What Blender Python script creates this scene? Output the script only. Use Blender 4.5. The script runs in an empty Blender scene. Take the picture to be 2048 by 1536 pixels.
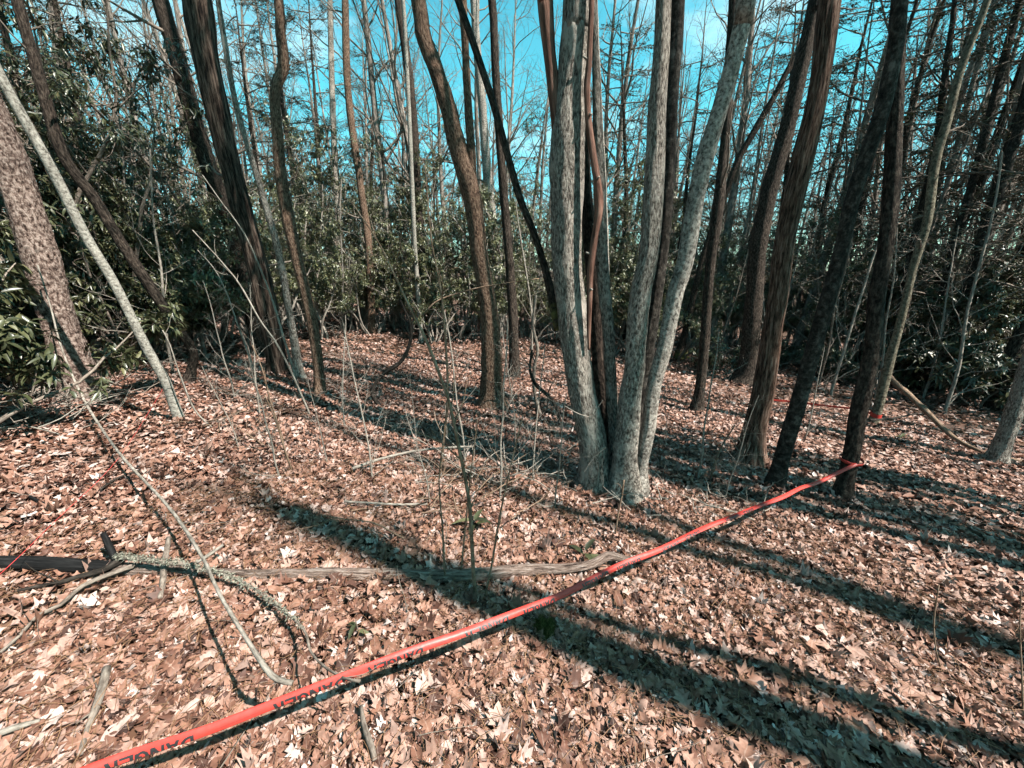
import bpy, math, random
import numpy as np
from mathutils import Vector, Matrix, Quaternion

rng = np.random.default_rng(11)
random.seed(11)
R = math.radians
scene = bpy.context.scene
C = scene.collection

# ------------------------------------------------------------------ camera
FPX, CX, CY = 772.0, 1024.0, 768.0        # focal length and centre of the 2048 x 1536 photograph
PITCH = R(17.0)
EYE = np.array([0.0, 0.0, 1.65])
cam_d = bpy.data.cameras.new('camera')
cam_d.sensor_width = 36.0
cam_d.lens = 36.0 * FPX / 2048.0
cam_d.clip_start, cam_d.clip_end = 0.02, 2000.0
cam = bpy.data.objects.new('camera', cam_d)
C.objects.link(cam)
cam.location = EYE
cam.rotation_euler = (math.pi / 2 - PITCH, 0, 0)
scene.camera = cam

# ------------------------------------------------------------------ sky and sun
SUN_AZ, SUN_EL = R(119.0), R(50.0)
world = bpy.data.worlds.new('World')
scene.world = world
world.use_nodes = True
wn, wl = world.node_tree.nodes, world.node_tree.links
wn.clear()
w_out = wn.new('ShaderNodeOutputWorld')
w_bg = wn.new('ShaderNodeBackground')
w_bg.inputs['Strength'].default_value = 0.072
sky = wn.new('ShaderNodeTexSky')
sky.sky_type = 'NISHITA'
sky.sun_disc = False
sky.sun_elevation = SUN_EL
sky.sun_rotation = SUN_AZ
sky.air_density, sky.dust_density, sky.ozone_density = 1.0, 0.6, 1.0
tint = wn.new('ShaderNodeMix'); tint.data_type = 'RGBA'; tint.blend_type = 'MULTIPLY'
tint.inputs[0].default_value = 1.0
tc = wn.new('ShaderNodeTexCoord')
cmap = wn.new('ShaderNodeMapping'); cmap.inputs['Scale'].default_value = (1.0, 1.0, 2.4)
cn = wn.new('ShaderNodeTexNoise'); cn.inputs['Scale'].default_value = 2.6; cn.inputs['Detail'].default_value = 6; cn.inputs['Roughness'].default_value = 0.58
cr = wn.new('ShaderNodeValToRGB')
cr.color_ramp.elements[0].position = 0.53; cr.color_ramp.elements[1].position = 0.80
cloud = wn.new('ShaderNodeMix'); cloud.data_type = 'RGBA'
cloud.inputs[7].default_value = (5.0, 6.4, 6.8, 1)
wl.new(tc.outputs['Generated'], cmap.inputs['Vector'])
wl.new(cmap.outputs['Vector'], cn.inputs['Vector'])
wl.new(cn.outputs['Fac'], cr.inputs['Fac'])
sz = wn.new('ShaderNodeSeparateXYZ'); wl.new(tc.outputs['Generated'], sz.inputs[0])
el = wn.new('ShaderNodeValToRGB')
el.color_ramp.elements[0].position = 0.0; el.color_ramp.elements[0].color = (0.72, 1.10, 1.08, 1)
el.color_ramp.elements[1].position = 0.30; el.color_ramp.elements[1].color = (0.44, 1.42, 1.10, 1)
wl.new(sz.outputs['Z'], el.inputs['Fac']); wl.new(el.outputs['Color'], tint.inputs[7])
wl.new(sky.outputs['Color'], tint.inputs[6])
wl.new(cr.outputs['Color'], cloud.inputs[0])
wl.new(tint.outputs[2], cloud.inputs[6])
wl.new(cloud.outputs[2], w_bg.inputs['Color'])
wl.new(w_bg.outputs['Background'], w_out.inputs['Surface'])

sun_d = bpy.data.lights.new('sun', 'SUN')
sun_d.energy = 5.0
sun_d.angle = R(0.53)
sun_d.color = (1.0, 0.94, 0.86)
sun = bpy.data.objects.new('sun', sun_d)
C.objects.link(sun)
SUN_DIR = Vector((math.sin(SUN_AZ) * math.cos(SUN_EL), math.cos(SUN_AZ) * math.cos(SUN_EL), math.sin(SUN_EL)))
sun.rotation_euler = SUN_DIR.to_track_quat('Z', 'Y').to_euler()
sun.location = SUN_DIR * 50

vs = scene.view_settings
vs.view_transform = 'Standard'; vs.look = 'None'; vs.gamma = 1.0; vs.use_curve_mapping = False
vs.exposure = 1.70
scene.cycles.max_bounces = 2
scene.cycles.diffuse_bounces = 1
scene.cycles.glossy_bounces = 1
scene.cycles.transmission_bounces = 1
scene.cycles.use_adaptive_sampling = True
scene.cycles.adaptive_threshold = 0.03
scene.cycles.use_denoising = True

# ------------------------------------------------------------------ terrain function and photo geometry
def ground_z(x, y):
    x = np.asarray(x, float); y = np.asarray(y, float)
    z = -0.08 * 14 * np.tanh(x / 14) - 0.05 * 26 * np.tanh(y / 26)
    z = z + 0.030 * np.sin(x * 1.3 + 0.7) * np.sin(y * 1.1 + 2.1) + 0.016 * np.sin(x * 3.1 + y * 2.3) + 0.012 * np.sin(x * 4.7 - y * 3.9 + 1.0)
    far = np.clip((np.hypot(x, y) - 40) / 120, 0, 1)
    return z * (1 - 0.3 * far)

cp, sp = math.cos(PITCH), math.sin(PITCH)
def ray(px, py):
    a, b = (px - CX) / FPX, -(py - CY) / FPX
    return np.array([a, cp + b * sp, -sp + b * cp])
def hit(px, py, h=0.0):
    """Point h metres above the ground on the ray through a photo pixel."""
    d = ray(px, py)
    t = 0.3
    prev = None
    while t < 120:
        p = EYE + d * t
        g = p[2] - (float(ground_z(p[0], p[1])) + h)
        if g <= 0:
            lo, hi = (prev or 0.3), t
            for _ in range(24):
                m = (lo + hi) / 2; p = EYE + d * m
                if p[2] - (float(ground_z(p[0], p[1])) + h) > 0: lo = m
                else: hi = m
            return EYE + d * hi
        prev = t
        t *= 1.03
    return EYE + d * 60
def on_plane(px, py, base):
    """Point of the photo ray in the upright plane through base that faces the camera."""
    n = np.array([base[0], base[1], 0.0]); n /= np.linalg.norm(n)
    d = ray(px, py)
    return EYE + d * (np.dot(base - EYE, n) / np.dot(d, n))
def px_size(w, p):
    v = p - EYE
    depth = v[1] * cp - v[2] * sp
    ct = depth / math.hypot(depth, v[0])
    return w * depth * ct / FPX
def place(px, D):
    a = math.atan2((px - CX) / FPX, 1.0456)
    return np.array([D * math.sin(a), D * math.cos(a)])
def to_px(x, y):
    p = np.array([x, y, 1.65]) - EYE
    return CX + FPX * p[0] / max(1e-3, p[1] * cp)

# ------------------------------------------------------------------ noise
_perm = np.random.default_rng(5).random(65536)
def vnoise(x, y, z):
    x, y, z = np.broadcast_arrays(np.asarray(x, float), np.asarray(y, float), np.asarray(z, float))
    xi, yi, zi = np.floor(x).astype(int), np.floor(y).astype(int), np.floor(z).astype(int)
    fx, fy, fz = x - xi, y - yi, z - zi
    fx, fy, fz = fx * fx * (3 - 2 * fx), fy * fy * (3 - 2 * fy), fz * fz * (3 - 2 * fz)
    def h(i, j, k): return _perm[(i * 7919 + j * 104729 + k * 15485863) & 65535]
    def L(a, b, t): return a + (b - a) * t
    return L(L(L(h(xi, yi, zi), h(xi + 1, yi, zi), fx), L(h(xi, yi + 1, zi), h(xi + 1, yi + 1, zi), fx), fy),
             L(L(h(xi, yi, zi + 1), h(xi + 1, yi, zi + 1), fx), L(h(xi, yi + 1, zi + 1), h(xi + 1, yi + 1, zi + 1), fx), fy), fz)

# ------------------------------------------------------------------ mesh building
class MB:
    def __init__(self):
        self.v, self.q, self.t, self.a, self.r, self.n = [], [], [], [], [], 0
    def add(self, v, q=None, t=None, bark=None, rnd=0.0):
        v = np.asarray(v, float)
        self.v.append(v)
        if q is not None and len(q): self.q.append(np.asarray(q, int) + self.n)
        if t is not None and len(t): self.t.append(np.asarray(t, int) + self.n)
        self.a.append(np.zeros((len(v), 3)) if bark is None else bark)
        self.r.append(np.full(len(v), rnd) if np.isscalar(rnd) else rnd)
        self.n += len(v)
    def mesh(self, name, mat=None, smooth=True):
        me = bpy.data.meshes.new(name)
        v = np.concatenate(self.v) if self.v else np.zeros((0, 3))
        q = np.concatenate(self.q) if self.q else np.zeros((0, 4), int)
        t = np.concatenate(self.t) if self.t else np.zeros((0, 3), int)
        me.vertices.add(len(v)); me.vertices.foreach_set('co', v.astype(np.float32).ravel())
        loops = np.concatenate([q.ravel(), t.ravel()]).astype(np.int32)
        me.loops.add(len(loops)); me.loops.foreach_set('vertex_index', loops)
        me.polygons.add(len(q) + len(t))
        st = np.concatenate([np.arange(len(q)) * 4, len(q) * 4 + np.arange(len(t)) * 3]).astype(np.int32)
        me.polygons.foreach_set('loop_start', st)
        me.polygons.foreach_set('use_smooth', np.full(len(st), smooth))
        me.update(calc_edges=True)
        at = me.attributes.new('bark', 'FLOAT_VECTOR', 'POINT'); at.data.foreach_set('vector', np.concatenate(self.a).astype(np.float32).ravel())
        at = me.attributes.new('rnd', 'FLOAT', 'POINT'); at.data.foreach_set('value', np.concatenate(self.r).astype(np.float32))
        if mat is not None: me.materials.append(mat)
        return me

def frames(P):
    T = np.gradient(P, axis=0)
    T /= np.linalg.norm(T, axis=1, keepdims=True) + 1e-12
    ref = np.array([1.0, 0, 0]) if abs(T[0][0]) < 0.8 else np.array([0, 1.0, 0])
    U = np.zeros_like(P)
    u = ref - T[0] * np.dot(ref, T[0]); u /= np.linalg.norm(u)
    for i in range(len(P)):
        u = u - T[i] * np.dot(u, T[i]); u /= np.linalg.norm(u) + 1e-12
        U[i] = u
    return T, U, np.cross(T, U)

def tube(mb, P, rad, ns=5, rnd=0.0, cap=True, shape=None):
    P = np.asarray(P, float); n = len(P)
    rad = np.broadcast_to(np.asarray(rad, float), (n,))
    T, U, V = frames(P)
    ang = np.arange(ns) * 2 * math.pi / ns
    ca, sa = np.cos(ang), np.sin(ang)
    L = np.concatenate([[0], np.cumsum(np.linalg.norm(np.diff(P, axis=0), axis=1))])
    rr = rad[:, None] * np.ones(ns)[None]
    if shape is not None: rr = shape(rr, ca, sa, L, P[:, 2])
    v = P[:, None] + rr[..., None] * (ca[None, :, None] * U[:, None] + sa[None, :, None] * V[:, None])
    r0 = max(float(rad.mean()), 0.004)
    bark = np.stack([np.broadcast_to(ca * r0, (n, ns)), np.broadcast_to(sa * r0, (n, ns)), np.broadcast_to(L[:, None], (n, ns))], -1)
    i = np.arange(n - 1)[:, None] * ns; j = np.arange(ns)[None]; k = (j + 1) % ns
    q = np.stack([i + j, i + k, i + ns + k, i + ns + j], -1).reshape(-1, 4)
    vv = v.reshape(-1, 3); bb = bark.reshape(-1, 3); t = None
    if cap:
        vv = np.concatenate([vv, P[:1], P[-1:]]); bb = np.concatenate([bb, bb[:1], bb[-2:-1]])
        a, b = n * ns, n * ns + 1
        t = np.array([[a, (x + 1) % ns, x] for x in range(ns)] + [[b, (n - 1) * ns + x, (n - 1) * ns + (x + 1) % ns] for x in range(ns)])
    mb.add(vv, q, t, bb, rnd)

def spline(P, step):
    """Catmull-Rom through points of any dimension."""
    P = np.asarray(P, float)
    Q = np.concatenate([[2 * P[0] - P[1]], P, [2 * P[-1] - P[-2]]])
    out = []
    for i in range(1, len(Q) - 2):
        n = max(2, int(np.linalg.norm(Q[i + 1][:3] - Q[i][:3]) / step) + 1)
        t = np.linspace(0, 1, n, endpoint=False)[:, None]
        a, b, c, d = Q[i - 1], Q[i], Q[i + 1], Q[i + 2]
        out.append(0.5 * (2 * b + (c - a) * t + (2 * a - 5 * b + 4 * c - d) * t ** 2 + (-a + 3 * b - 3 * c + d) * t ** 3))
    out.append(P[-1:])
    return np.concatenate(out)

# ------------------------------------------------------------------ objects
def put(name, me, parent=None, loc=None, rz=0.0, sc=None):
    o = bpy.data.objects.new(name, me)
    C.objects.link(o)
    if parent is not None: o.parent = parent
    if loc is not None: o.location = loc
    if rz: o.rotation_euler = (0, 0, rz)
    if sc is not None: o.scale = (sc, sc, sc) if np.isscalar(sc) else sc
    return o
def tag(o, label, cat, group=None, kind=None):
    o['label'] = label; o['category'] = cat
    if group: o['group'] = group
    if kind: o['kind'] = kind
    return o
def thing(name, label, cat, loc=(0, 0, 0), group=None, rz=0.0, sc=None):
    return tag(put(name, None, None, tuple(float(x) for x in loc), rz, sc), label, cat, group)

# ------------------------------------------------------------------ materials
def new_mat(name, rough=0.85, spec=0.2):
    m = bpy.data.materials.new(name); m.use_nodes = True
    nt = m.node_tree; b = nt.nodes['Principled BSDF']
    b.inputs['Roughness'].default_value = rough
    b.inputs['Specular IOR Level'].default_value = spec
    return m, nt.nodes, nt.links, b
def ramp(ns, stops, interp='LINEAR'):
    r = ns.new('ShaderNodeValToRGB'); cr = r.color_ramp; cr.interpolation = interp
    while len(cr.elements) < len(stops): cr.elements.new(0.5)
    for e, (p, c) in zip(cr.elements, stops):
        e.position = p; e.color = (*c, 1) if len(c) == 3 else c
    return r
def attr(ns, name):
    a = ns.new('ShaderNodeAttribute'); a.attribute_name = name; return a
def mix(ns, ls, f, a, b, mode='MIX'):
    m = ns.new('ShaderNodeMix'); m.data_type = 'RGBA'; m.blend_type = mode
    for s, i in ((f, 0), (a, 6), (b, 7)):
        if isinstance(s, (int, float)): m.inputs[i].default_value = s
        elif isinstance(s, tuple): m.inputs[i].default_value = (*s, 1)
        else: ls.new(s, m.inputs[i])
    return m.outputs[2]
def noise(ns, ls, vec, scale, detail=4, rough=0.55, sc=(1, 1, 1), off=(0, 0, 0)):
    mp = ns.new('ShaderNodeMapping'); mp.inputs['Scale'].default_value = sc; mp.inputs['Location'].default_value = off
    ls.new(vec, mp.inputs['Vector'])
    n = ns.new('ShaderNodeTexNoise'); n.inputs['Scale'].default_value = scale; n.inputs['Detail'].default_value = detail; n.inputs['Roughness'].default_value = rough
    ls.new(mp.outputs['Vector'], n.inputs['Vector'])
    return n.outputs['Fac']

ALB = 0.57
def dim(c): return tuple(x * ALB for x in c)
def bark(name, dark, mid, light, patch=None, patch_amt=0.55, fur=46, stretch=0.16, bump=0.9, moss=False, plates=False, patch_scale=7, contrast=(0.36, 0.52, 0.68)):
    m, ns, ls, b = new_mat(name, 0.9, 0.10)
    dark, mid, light = dim(dark), dim(mid), dim(light)
    if patch: patch = dim(patch)
    A = attr(ns, 'bark').outputs['Vector']
    rn = attr(ns, 'rnd').outputs['Fac']
    f = noise(ns, ls, A, fur, 7, 0.70, (1, 1, stretch))
    if plates:
        mp = ns.new('ShaderNodeMapping'); mp.inputs['Scale'].default_value = (1, 1, 0.55); ls.new(A, mp.inputs['Vector'])
        vo = ns.new('ShaderNodeTexVoronoi'); vo.feature = 'DISTANCE_TO_EDGE'; vo.inputs['Scale'].default_value = 34
        wob = ns.new('ShaderNodeVectorMath'); wob.operation = 'MULTIPLY_ADD'
        wn_ = ns.new('ShaderNodeTexNoise'); wn_.inputs['Scale'].default_value = 30
        ls.new(mp.outputs['Vector'], wn_.inputs['Vector']); ls.new(wn_.outputs['Color'], wob.inputs[0]); wob.inputs[1].default_value = (0.06, 0.06, 0.05); ls.new(mp.outputs['Vector'], wob.inputs[2])
        ls.new(wob.outputs['Vector'], vo.inputs['Vector'])
        cl = ns.new('ShaderNodeMapRange'); cl.inputs['From Max'].default_value = 0.09; cl.inputs['To Min'].default_value = 0.35; ls.new(vo.outputs['Distance'], cl.inputs['Value'])
        mm = ns.new('ShaderNodeMath'); mm.operation = 'MULTIPLY'; ls.new(cl.outputs['Result'], mm.inputs[0]); ls.new(f, mm.inputs[1])
        m2 = ns.new('ShaderNodeMath'); m2.operation = 'MULTIPLY'; ls.new(mm.outputs[0], m2.inputs[0]); m2.inputs[1].default_value = 1.15
        f = m2.outputs[0]
    r = ramp(ns, [(contrast[0], dark), (contrast[1], mid), (contrast[2], light)])
    ls.new(f, r.inputs['Fac'])
    col = r.outputs['Color']
    if patch:
        pf = noise(ns, ls, A, patch_scale, 5, 0.65, (1, 1, 0.6), (3.1, 0.4, 1.7))
        pr = ramp(ns, [(1 - patch_amt - 0.06, (0, 0, 0)), (1 - patch_amt + 0.05, (1, 1, 1))]); ls.new(pf, pr.inputs['Fac'])
        col = mix(ns, ls, pr.outputs['Color'], col, mix(ns, ls, 0.45, patch, r.outputs['Color'], 'MULTIPLY') if False else mix(ns, ls, 0.35, patch, r.outputs['Color']))
    big = noise(ns, ls, A, 2.5, 2, 0.5)
    br = ramp(ns, [(0.3, (0.72, 0.72, 0.72)), (0.7, (1.12, 1.1, 1.08))]); ls.new(big, br.inputs['Fac'])
    col = mix(ns, ls, 1.0, col, br.outputs['Color'], 'MULTIPLY')
    rr = ramp(ns, [(0.0, (0.78, 0.76, 0.74)), (1.0, (1.15, 1.13, 1.1))]); ls.new(rn, rr.inputs['Fac'])
    col = mix(ns, ls, 1.0, col, rr.outputs['Color'], 'MULTIPLY')
    if moss:
        sx = ns.new('ShaderNodeSeparateXYZ'); ls.new(A, sx.inputs[0])
        mr = ns.new('ShaderNodeMapRange'); mr.inputs['From Min'].default_value = 0.14; mr.inputs['From Max'].default_value = 0.42; mr.inputs['To Min'].default_value = 0.85; mr.inputs['To Max'].default_value = 0.0
        ls.new(sx.outputs['Z'], mr.inputs['Value'])
        mf = noise(ns, ls, A, 16, 4, 0.7)
        mm = ns.new('ShaderNodeMath'); mm.operation = 'MULTIPLY'; ls.new(mr.outputs['Result'], mm.inputs[0]); ls.new(mf, mm.inputs[1])
        gr = ramp(ns, [(0.3, (0, 0, 0)), (0.5, (1, 1, 1))]); ls.new(mm.outputs[0], gr.inputs['Fac'])
        col = mix(ns, ls, gr.outputs['Color'], col, (0.11, 0.11, 0.04))
    ls.new(col, b.inputs['Base Color'])
    bp = ns.new('ShaderNodeBump'); bp.inputs['Strength'].default_value = bump; bp.inputs['Distance'].default_value = 0.035
    ls.new(f, bp.inputs['Height']); ls.new(bp.outputs['Normal'], b.inputs['Normal'])
    return m

M = {}
M['grey'] = bark('bark_grey_ridged', (0.026, 0.021, 0.018), (0.30, 0.262, 0.230), (0.78, 0.72, 0.65), (0.80, 0.74, 0.67), 0.42, fur=115, stretch=0.24, bump=1.0, moss=True, contrast=(0.36, 0.485, 0.63))
M['pale'] = bark('bark_pale_lichen', (0.06, 0.05, 0.044), (0.44, 0.40, 0.36), (0.78, 0.73, 0.67), (0.06, 0.05, 0.042), 0.38, fur=55, stretch=0.7, bump=0.5, moss=True, patch_scale=9)
M['sapling_pale'] = bark('bark_sapling_pale', (0.10, 0.09, 0.08), (0.40, 0.38, 0.34), (0.62, 0.60, 0.55), (0.16, 0.14, 0.12), 0.36, fur=60, stretch=0.8, bump=0.4, moss=True, patch_scale=16)
M['brown'] = bark('bark_brown_ridged', (0.045, 0.030, 0.023), (0.22, 0.14, 0.10), (0.42, 0.30, 0.23), fur=85, stretch=0.30, bump=1.0, contrast=(0.38, 0.5, 0.64))
M['red'] = bark('bark_red_stringy', (0.025, 0.016, 0.013), (0.20, 0.115, 0.085), (0.46, 0.32, 0.26), fur=75, stretch=0.09, bump=1.0, contrast=(0.38, 0.5, 0.64))
M['dark'] = bark('bark_dark_ridged', (0.010, 0.008, 0.007), (0.062, 0.047, 0.039), (0.17, 0.135, 0.112), (0.20, 0.185, 0.165), 0.28, fur=80, stretch=0.25, moss=True, contrast=(0.38, 0.5, 0.64))
M['dark_patchy'] = bark('bark_dark_patchy', (0.010, 0.009, 0.008), (0.055, 0.048, 0.042), (0.17, 0.152, 0.135), (0.30, 0.28, 0.255), 0.33, fur=40, stretch=0.6, bump=0.6, moss=True, patch_scale=10)
M['olive'] = bark('bark_olive_smooth', (0.05, 0.042, 0.032), (0.22, 0.195, 0.145), (0.42, 0.385, 0.30), (0.10, 0.085, 0.065), 0.36, fur=50, stretch=0.6, bump=0.5)
M['furrow'] = bark('bark_dark_furrowed', (0.014, 0.010, 0.009), (0.10, 0.070, 0.056), (0.27, 0.20, 0.165), fur=46, stretch=0.09, bump=1.0, contrast=(0.40, 0.5, 0.62))
M['pine'] = bark('bark_pine_plates', (0.020, 0.013, 0.011), (0.22, 0.150, 0.128), (0.58, 0.46, 0.41), (0.42, 0.37, 0.335), 0.28, fur=58, stretch=0.42, bump=1.0, contrast=(0.38, 0.48, 0.60))
M['far'] = bark('bark_far_grey', (0.09, 0.075, 0.066), (0.30, 0.262, 0.235), (0.54, 0.49, 0.445), (0.56, 0.52, 0.48), 0.38, fur=26, stretch=0.3, bump=0.5)
M['twig'] = bark('bark_twig', (0.11, 0.088, 0.074), (0.30, 0.25, 0.215), (0.50, 0.44, 0.385), fur=60, stretch=0.3, bump=0.2)
M['twig_pale'] = bark('bark_twig_pale', (0.16, 0.14, 0.12), (0.40, 0.36, 0.32), (0.60, 0.56, 0.51), fur=60, stretch=0.3, bump=0.2)
M['twig_tan'] = bark('bark_twig_tan', (0.12, 0.075, 0.05), (0.32, 0.22, 0.16), (0.48, 0.37, 0.29), fur=60, stretch=0.3, bump=0.2)
M['twig_dark'] = bark('bark_twig_dark', (0.014, 0.012, 0.011), (0.05, 0.042, 0.036), (0.12, 0.10, 0.09), fur=60, stretch=0.3, bump=0.4)
M['dead_red'] = bark('bark_dead_red', (0.06, 0.03, 0.022), (0.24, 0.13, 0.10), (0.40, 0.26, 0.21), fur=40, stretch=0.1, bump=0.6)
M['log'] = bark('weathered_log', (0.06, 0.040, 0.034), (0.38, 0.28, 0.24), (0.70, 0.59, 0.54), (0.20, 0.14, 0.115), 0.40, fur=80, stretch=0.14, bump=1.0)
M['shade_black'] = bark('shade_black_wood', (0.006, 0.006, 0.007), (0.018, 0.018, 0.019), (0.05, 0.05, 0.052), fur=60, stretch=0.1, bump=0.5)  # black stands in for the shade on the log's left end
M['lichen'] = bark('lichen_crust', (0.34, 0.34, 0.26), (0.66, 0.66, 0.55), (0.88, 0.88, 0.78), fur=90, stretch=1.0, bump=1.0)

def leaf_mat(name, stops, rough, spec, trans, use_obj=False, mottle=0.25, vein=None):
    m, ns, ls, b = new_mat(name, rough, spec)
    if use_obj: rn = ns.new('ShaderNodeObjectInfo').outputs['Random']
    else: rn = attr(ns, 'rnd').outputs['Fac']
    r = ramp(ns, [(p_, dim(c_)) for p_, c_ in stops]); ls.new(rn, r.inputs['Fac'])
    col = r.outputs['Color']
    ge = ns.new('ShaderNodeNewGeometry')
    n = noise(ns, ls, ge.outputs['Position'], 70, 3, 0.6)
    nr = ramp(ns, [(0.3, (1 - mottle,) * 3), (0.7, (1 + mottle * 0.6,) * 3)]); ls.new(n, nr.inputs['Fac'])
    col = mix(ns, ls, 1.0, col, nr.outputs['Color'], 'MULTIPLY')
    if vein:
        sx = ns.new('ShaderNodeSeparateXYZ'); ls.new(attr(ns, 'bark').outputs['Vector'], sx.inputs[0])
        ab = ns.new('ShaderNodeMath'); ab.operation = 'ABSOLUTE'; ls.new(sx.outputs['X'], ab.inputs[0])
        vr = ramp(ns, [(0.03, (1, 1, 1)), (0.10, (0, 0, 0))]); ls.new(ab.outputs[0], vr.inputs['Fac'])
        vm = ns.new('ShaderNodeMath'); vm.operation = 'MULTIPLY'; ls.new(vr.outputs['Color'], vm.inputs[0]); vm.inputs[1].default_value = 0.35
        col = mix(ns, ls, vm.outputs[0], col, dim(vein))
    ls.new(col, b.inputs['Base Color'])
    if trans:
        tr = ns.new('ShaderNodeBsdfTranslucent'); ls.new(col, tr.inputs['Color'])
        mx = ns.new('ShaderNodeMixShader'); mx.inputs[0].default_value = trans
        out = [x for x in ns if x.type == 'OUTPUT_MATERIAL'][0]
        ls.new(b.outputs[0], mx.inputs[1]); ls.new(tr.outputs[0], mx.inputs[2]); ls.new(mx.outputs[0], out.inputs['Surface'])
    return m
LITTER = [(0.0, (0.026, 0.013, 0.010)), (0.12, (0.10, 0.045, 0.033)), (0.26, (0.23, 0.106, 0.072)), (0.40, (0.35, 0.172, 0.116)), (0.54, (0.44, 0.242, 0.178)),
          (0.67, (0.52, 0.322, 0.258)), (0.79, (0.60, 0.405, 0.345)), (0.90, (0.68, 0.515, 0.46)), (1.0, (0.82, 0.70, 0.65))]
LITTER_OBJ = [(0.0, (0.08, 0.036, 0.026)), (0.2, (0.22, 0.10, 0.068)), (0.45, (0.36, 0.178, 0.118)), (0.65, (0.46, 0.258, 0.19)), (0.85, (0.56, 0.36, 0.295)), (1.0, (0.68, 0.51, 0.45))]
M['litter'] = leaf_mat('dead_leaf', LITTER, 0.62, 0.28, 0.12, vein=(0.6, 0.45, 0.36))
M['litter_obj'] = leaf_mat('dead_leaf_single', LITTER_OBJ, 0.60, 0.3, 0.12, use_obj=True, vein=(0.62, 0.47, 0.38))
M['needle'] = leaf_mat('dead_pine_needle', [(0, (0.20, 0.10, 0.055)), (1, (0.48, 0.27, 0.15))], 0.6, 0.3, 0)
M['laurel'] = leaf_mat('laurel_leaf', [(0, (0.050, 0.056, 0.026)), (0.45, (0.122, 0.130, 0.060)), (0.8, (0.20, 0.205, 0.098)), (1, (0.34, 0.33, 0.16))], 0.36, 0.55, 0.18)
M['rhodo'] = leaf_mat('rhododendron_leaf', [(0, (0.036, 0.040, 0.020)), (0.5, (0.076, 0.084, 0.038)), (0.85, (0.125, 0.130, 0.060)), (1, (0.23, 0.205, 0.10))], 0.38, 0.5, 0.12)
M['holly'] = leaf_mat('holly_leaf', [(0, (0.026, 0.034, 0.018)), (0.5, (0.055, 0.066, 0.032)), (0.85, (0.09, 0.104, 0.05)), (1, (0.18, 0.175, 0.075))], 0.40, 0.45, 0.10)
M['pine_needles'] = leaf_mat('pine_needles', [(0, (0.06, 0.065, 0.022)), (0.6, (0.14, 0.125, 0.045)), (1, (0.24, 0.185, 0.075))], 0.6, 0.3, 0.2)
M['moss'] = leaf_mat('moss', [(0, (0.045, 0.045, 0.014)), (0.5, (0.15, 0.135, 0.042)), (1, (0.28, 0.25, 0.09))], 0.9, 0.1, 0.1)

def ground_mat():
    m, ns, ls, b = new_mat('forest_floor', 0.95, 0.1)
    ge = ns.new('ShaderNodeNewGeometry')
    P = ge.outputs['Position']
    vo = ns.new('ShaderNodeTexVoronoi'); vo.inputs['Scale'].default_value = 17; vo.inputs['Randomness'].default_value = 1.0
    wob = ns.new('ShaderNodeVectorMath'); wob.operation = 'MULTIPLY_ADD'
    wt = ns.new('ShaderNodeTexNoise'); wt.inputs['Scale'].default_value = 22; ls.new(P, wt.inputs['Vector'])
    ls.new(wt.outputs['Color'], wob.inputs[0]); wob.inputs[1].default_value = (0.10, 0.10, 0.10); ls.new(P, wob.inputs[2])
    ls.new(wob.outputs['Vector'], vo.inputs['Vector'])
    sc_ = ns.new('ShaderNodeSeparateColor'); ls.new(vo.outputs['Color'], sc_.inputs[0])
    r = ramp(ns, [(0.0, (0.012, 0.007, 0.005)), (0.25, (0.038, 0.019, 0.013)), (0.5, (0.085, 0.045, 0.029)), (0.8, (0.14, 0.083, 0.058)), (1.0, (0.20, 0.14, 0.11))])
    ls.new(sc_.outputs[0], r.inputs['Fac'])
    big = noise(ns, ls, P, 0.8, 4, 0.6)
    br = ramp(ns, [(0.3, (0.65, 0.62, 0.6)), (0.7, (1.05, 1.05, 1.05))]); ls.new(big, br.inputs['Fac'])
    ls.new(mix(ns, ls, 1.0, r.outputs['Color'], br.outputs['Color'], 'MULTIPLY'), b.inputs['Base Color'])
    bp = ns.new('ShaderNodeBump'); bp.inputs['Strength'].default_value = 1.0; bp.inputs['Distance'].default_value = 0.03
    ls.new(sc_.outputs[1], bp.inputs['Height']); ls.new(bp.outputs['Normal'], b.inputs['Normal'])
    return m
M['ground'] = ground_mat()
def plain(name, col, rough, spec, bumpy=0.0):
    m, ns, ls, b = new_mat(name, rough, spec)
    ge = ns.new('ShaderNodeNewGeometry')
    n = noise(ns, ls, ge.outputs['Position'], 9, 3, 0.6)
    r = ramp(ns, [(0.3, tuple(c * 0.86 for c in col)), (0.7, tuple(min(1, c * 1.08) for c in col))]); ls.new(n, r.inputs['Fac'])
    ls.new(r.outputs['Color'], b.inputs['Base Color'])
    if bumpy:
        bp = ns.new('ShaderNodeBump'); bp.inputs['Strength'].default_value = bumpy; bp.inputs['Distance'].default_value = 0.01
        ls.new(noise(ns, ls, ge.outputs['Position'], 28, 2, 0.5), bp.inputs['Height']); ls.new(bp.outputs['Normal'], b.inputs['Normal'])
    return m
M['tape'] = plain('red_plastic_tape', (0.38, 0.033, 0.024), 0.46, 0.4, 0.2)
M['ink'] = plain('black_print', (0.016, 0.015, 0.016), 0.42, 0.5)
M['string'] = plain('red_string', (0.55, 0.05, 0.05), 0.5, 0.4)

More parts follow.
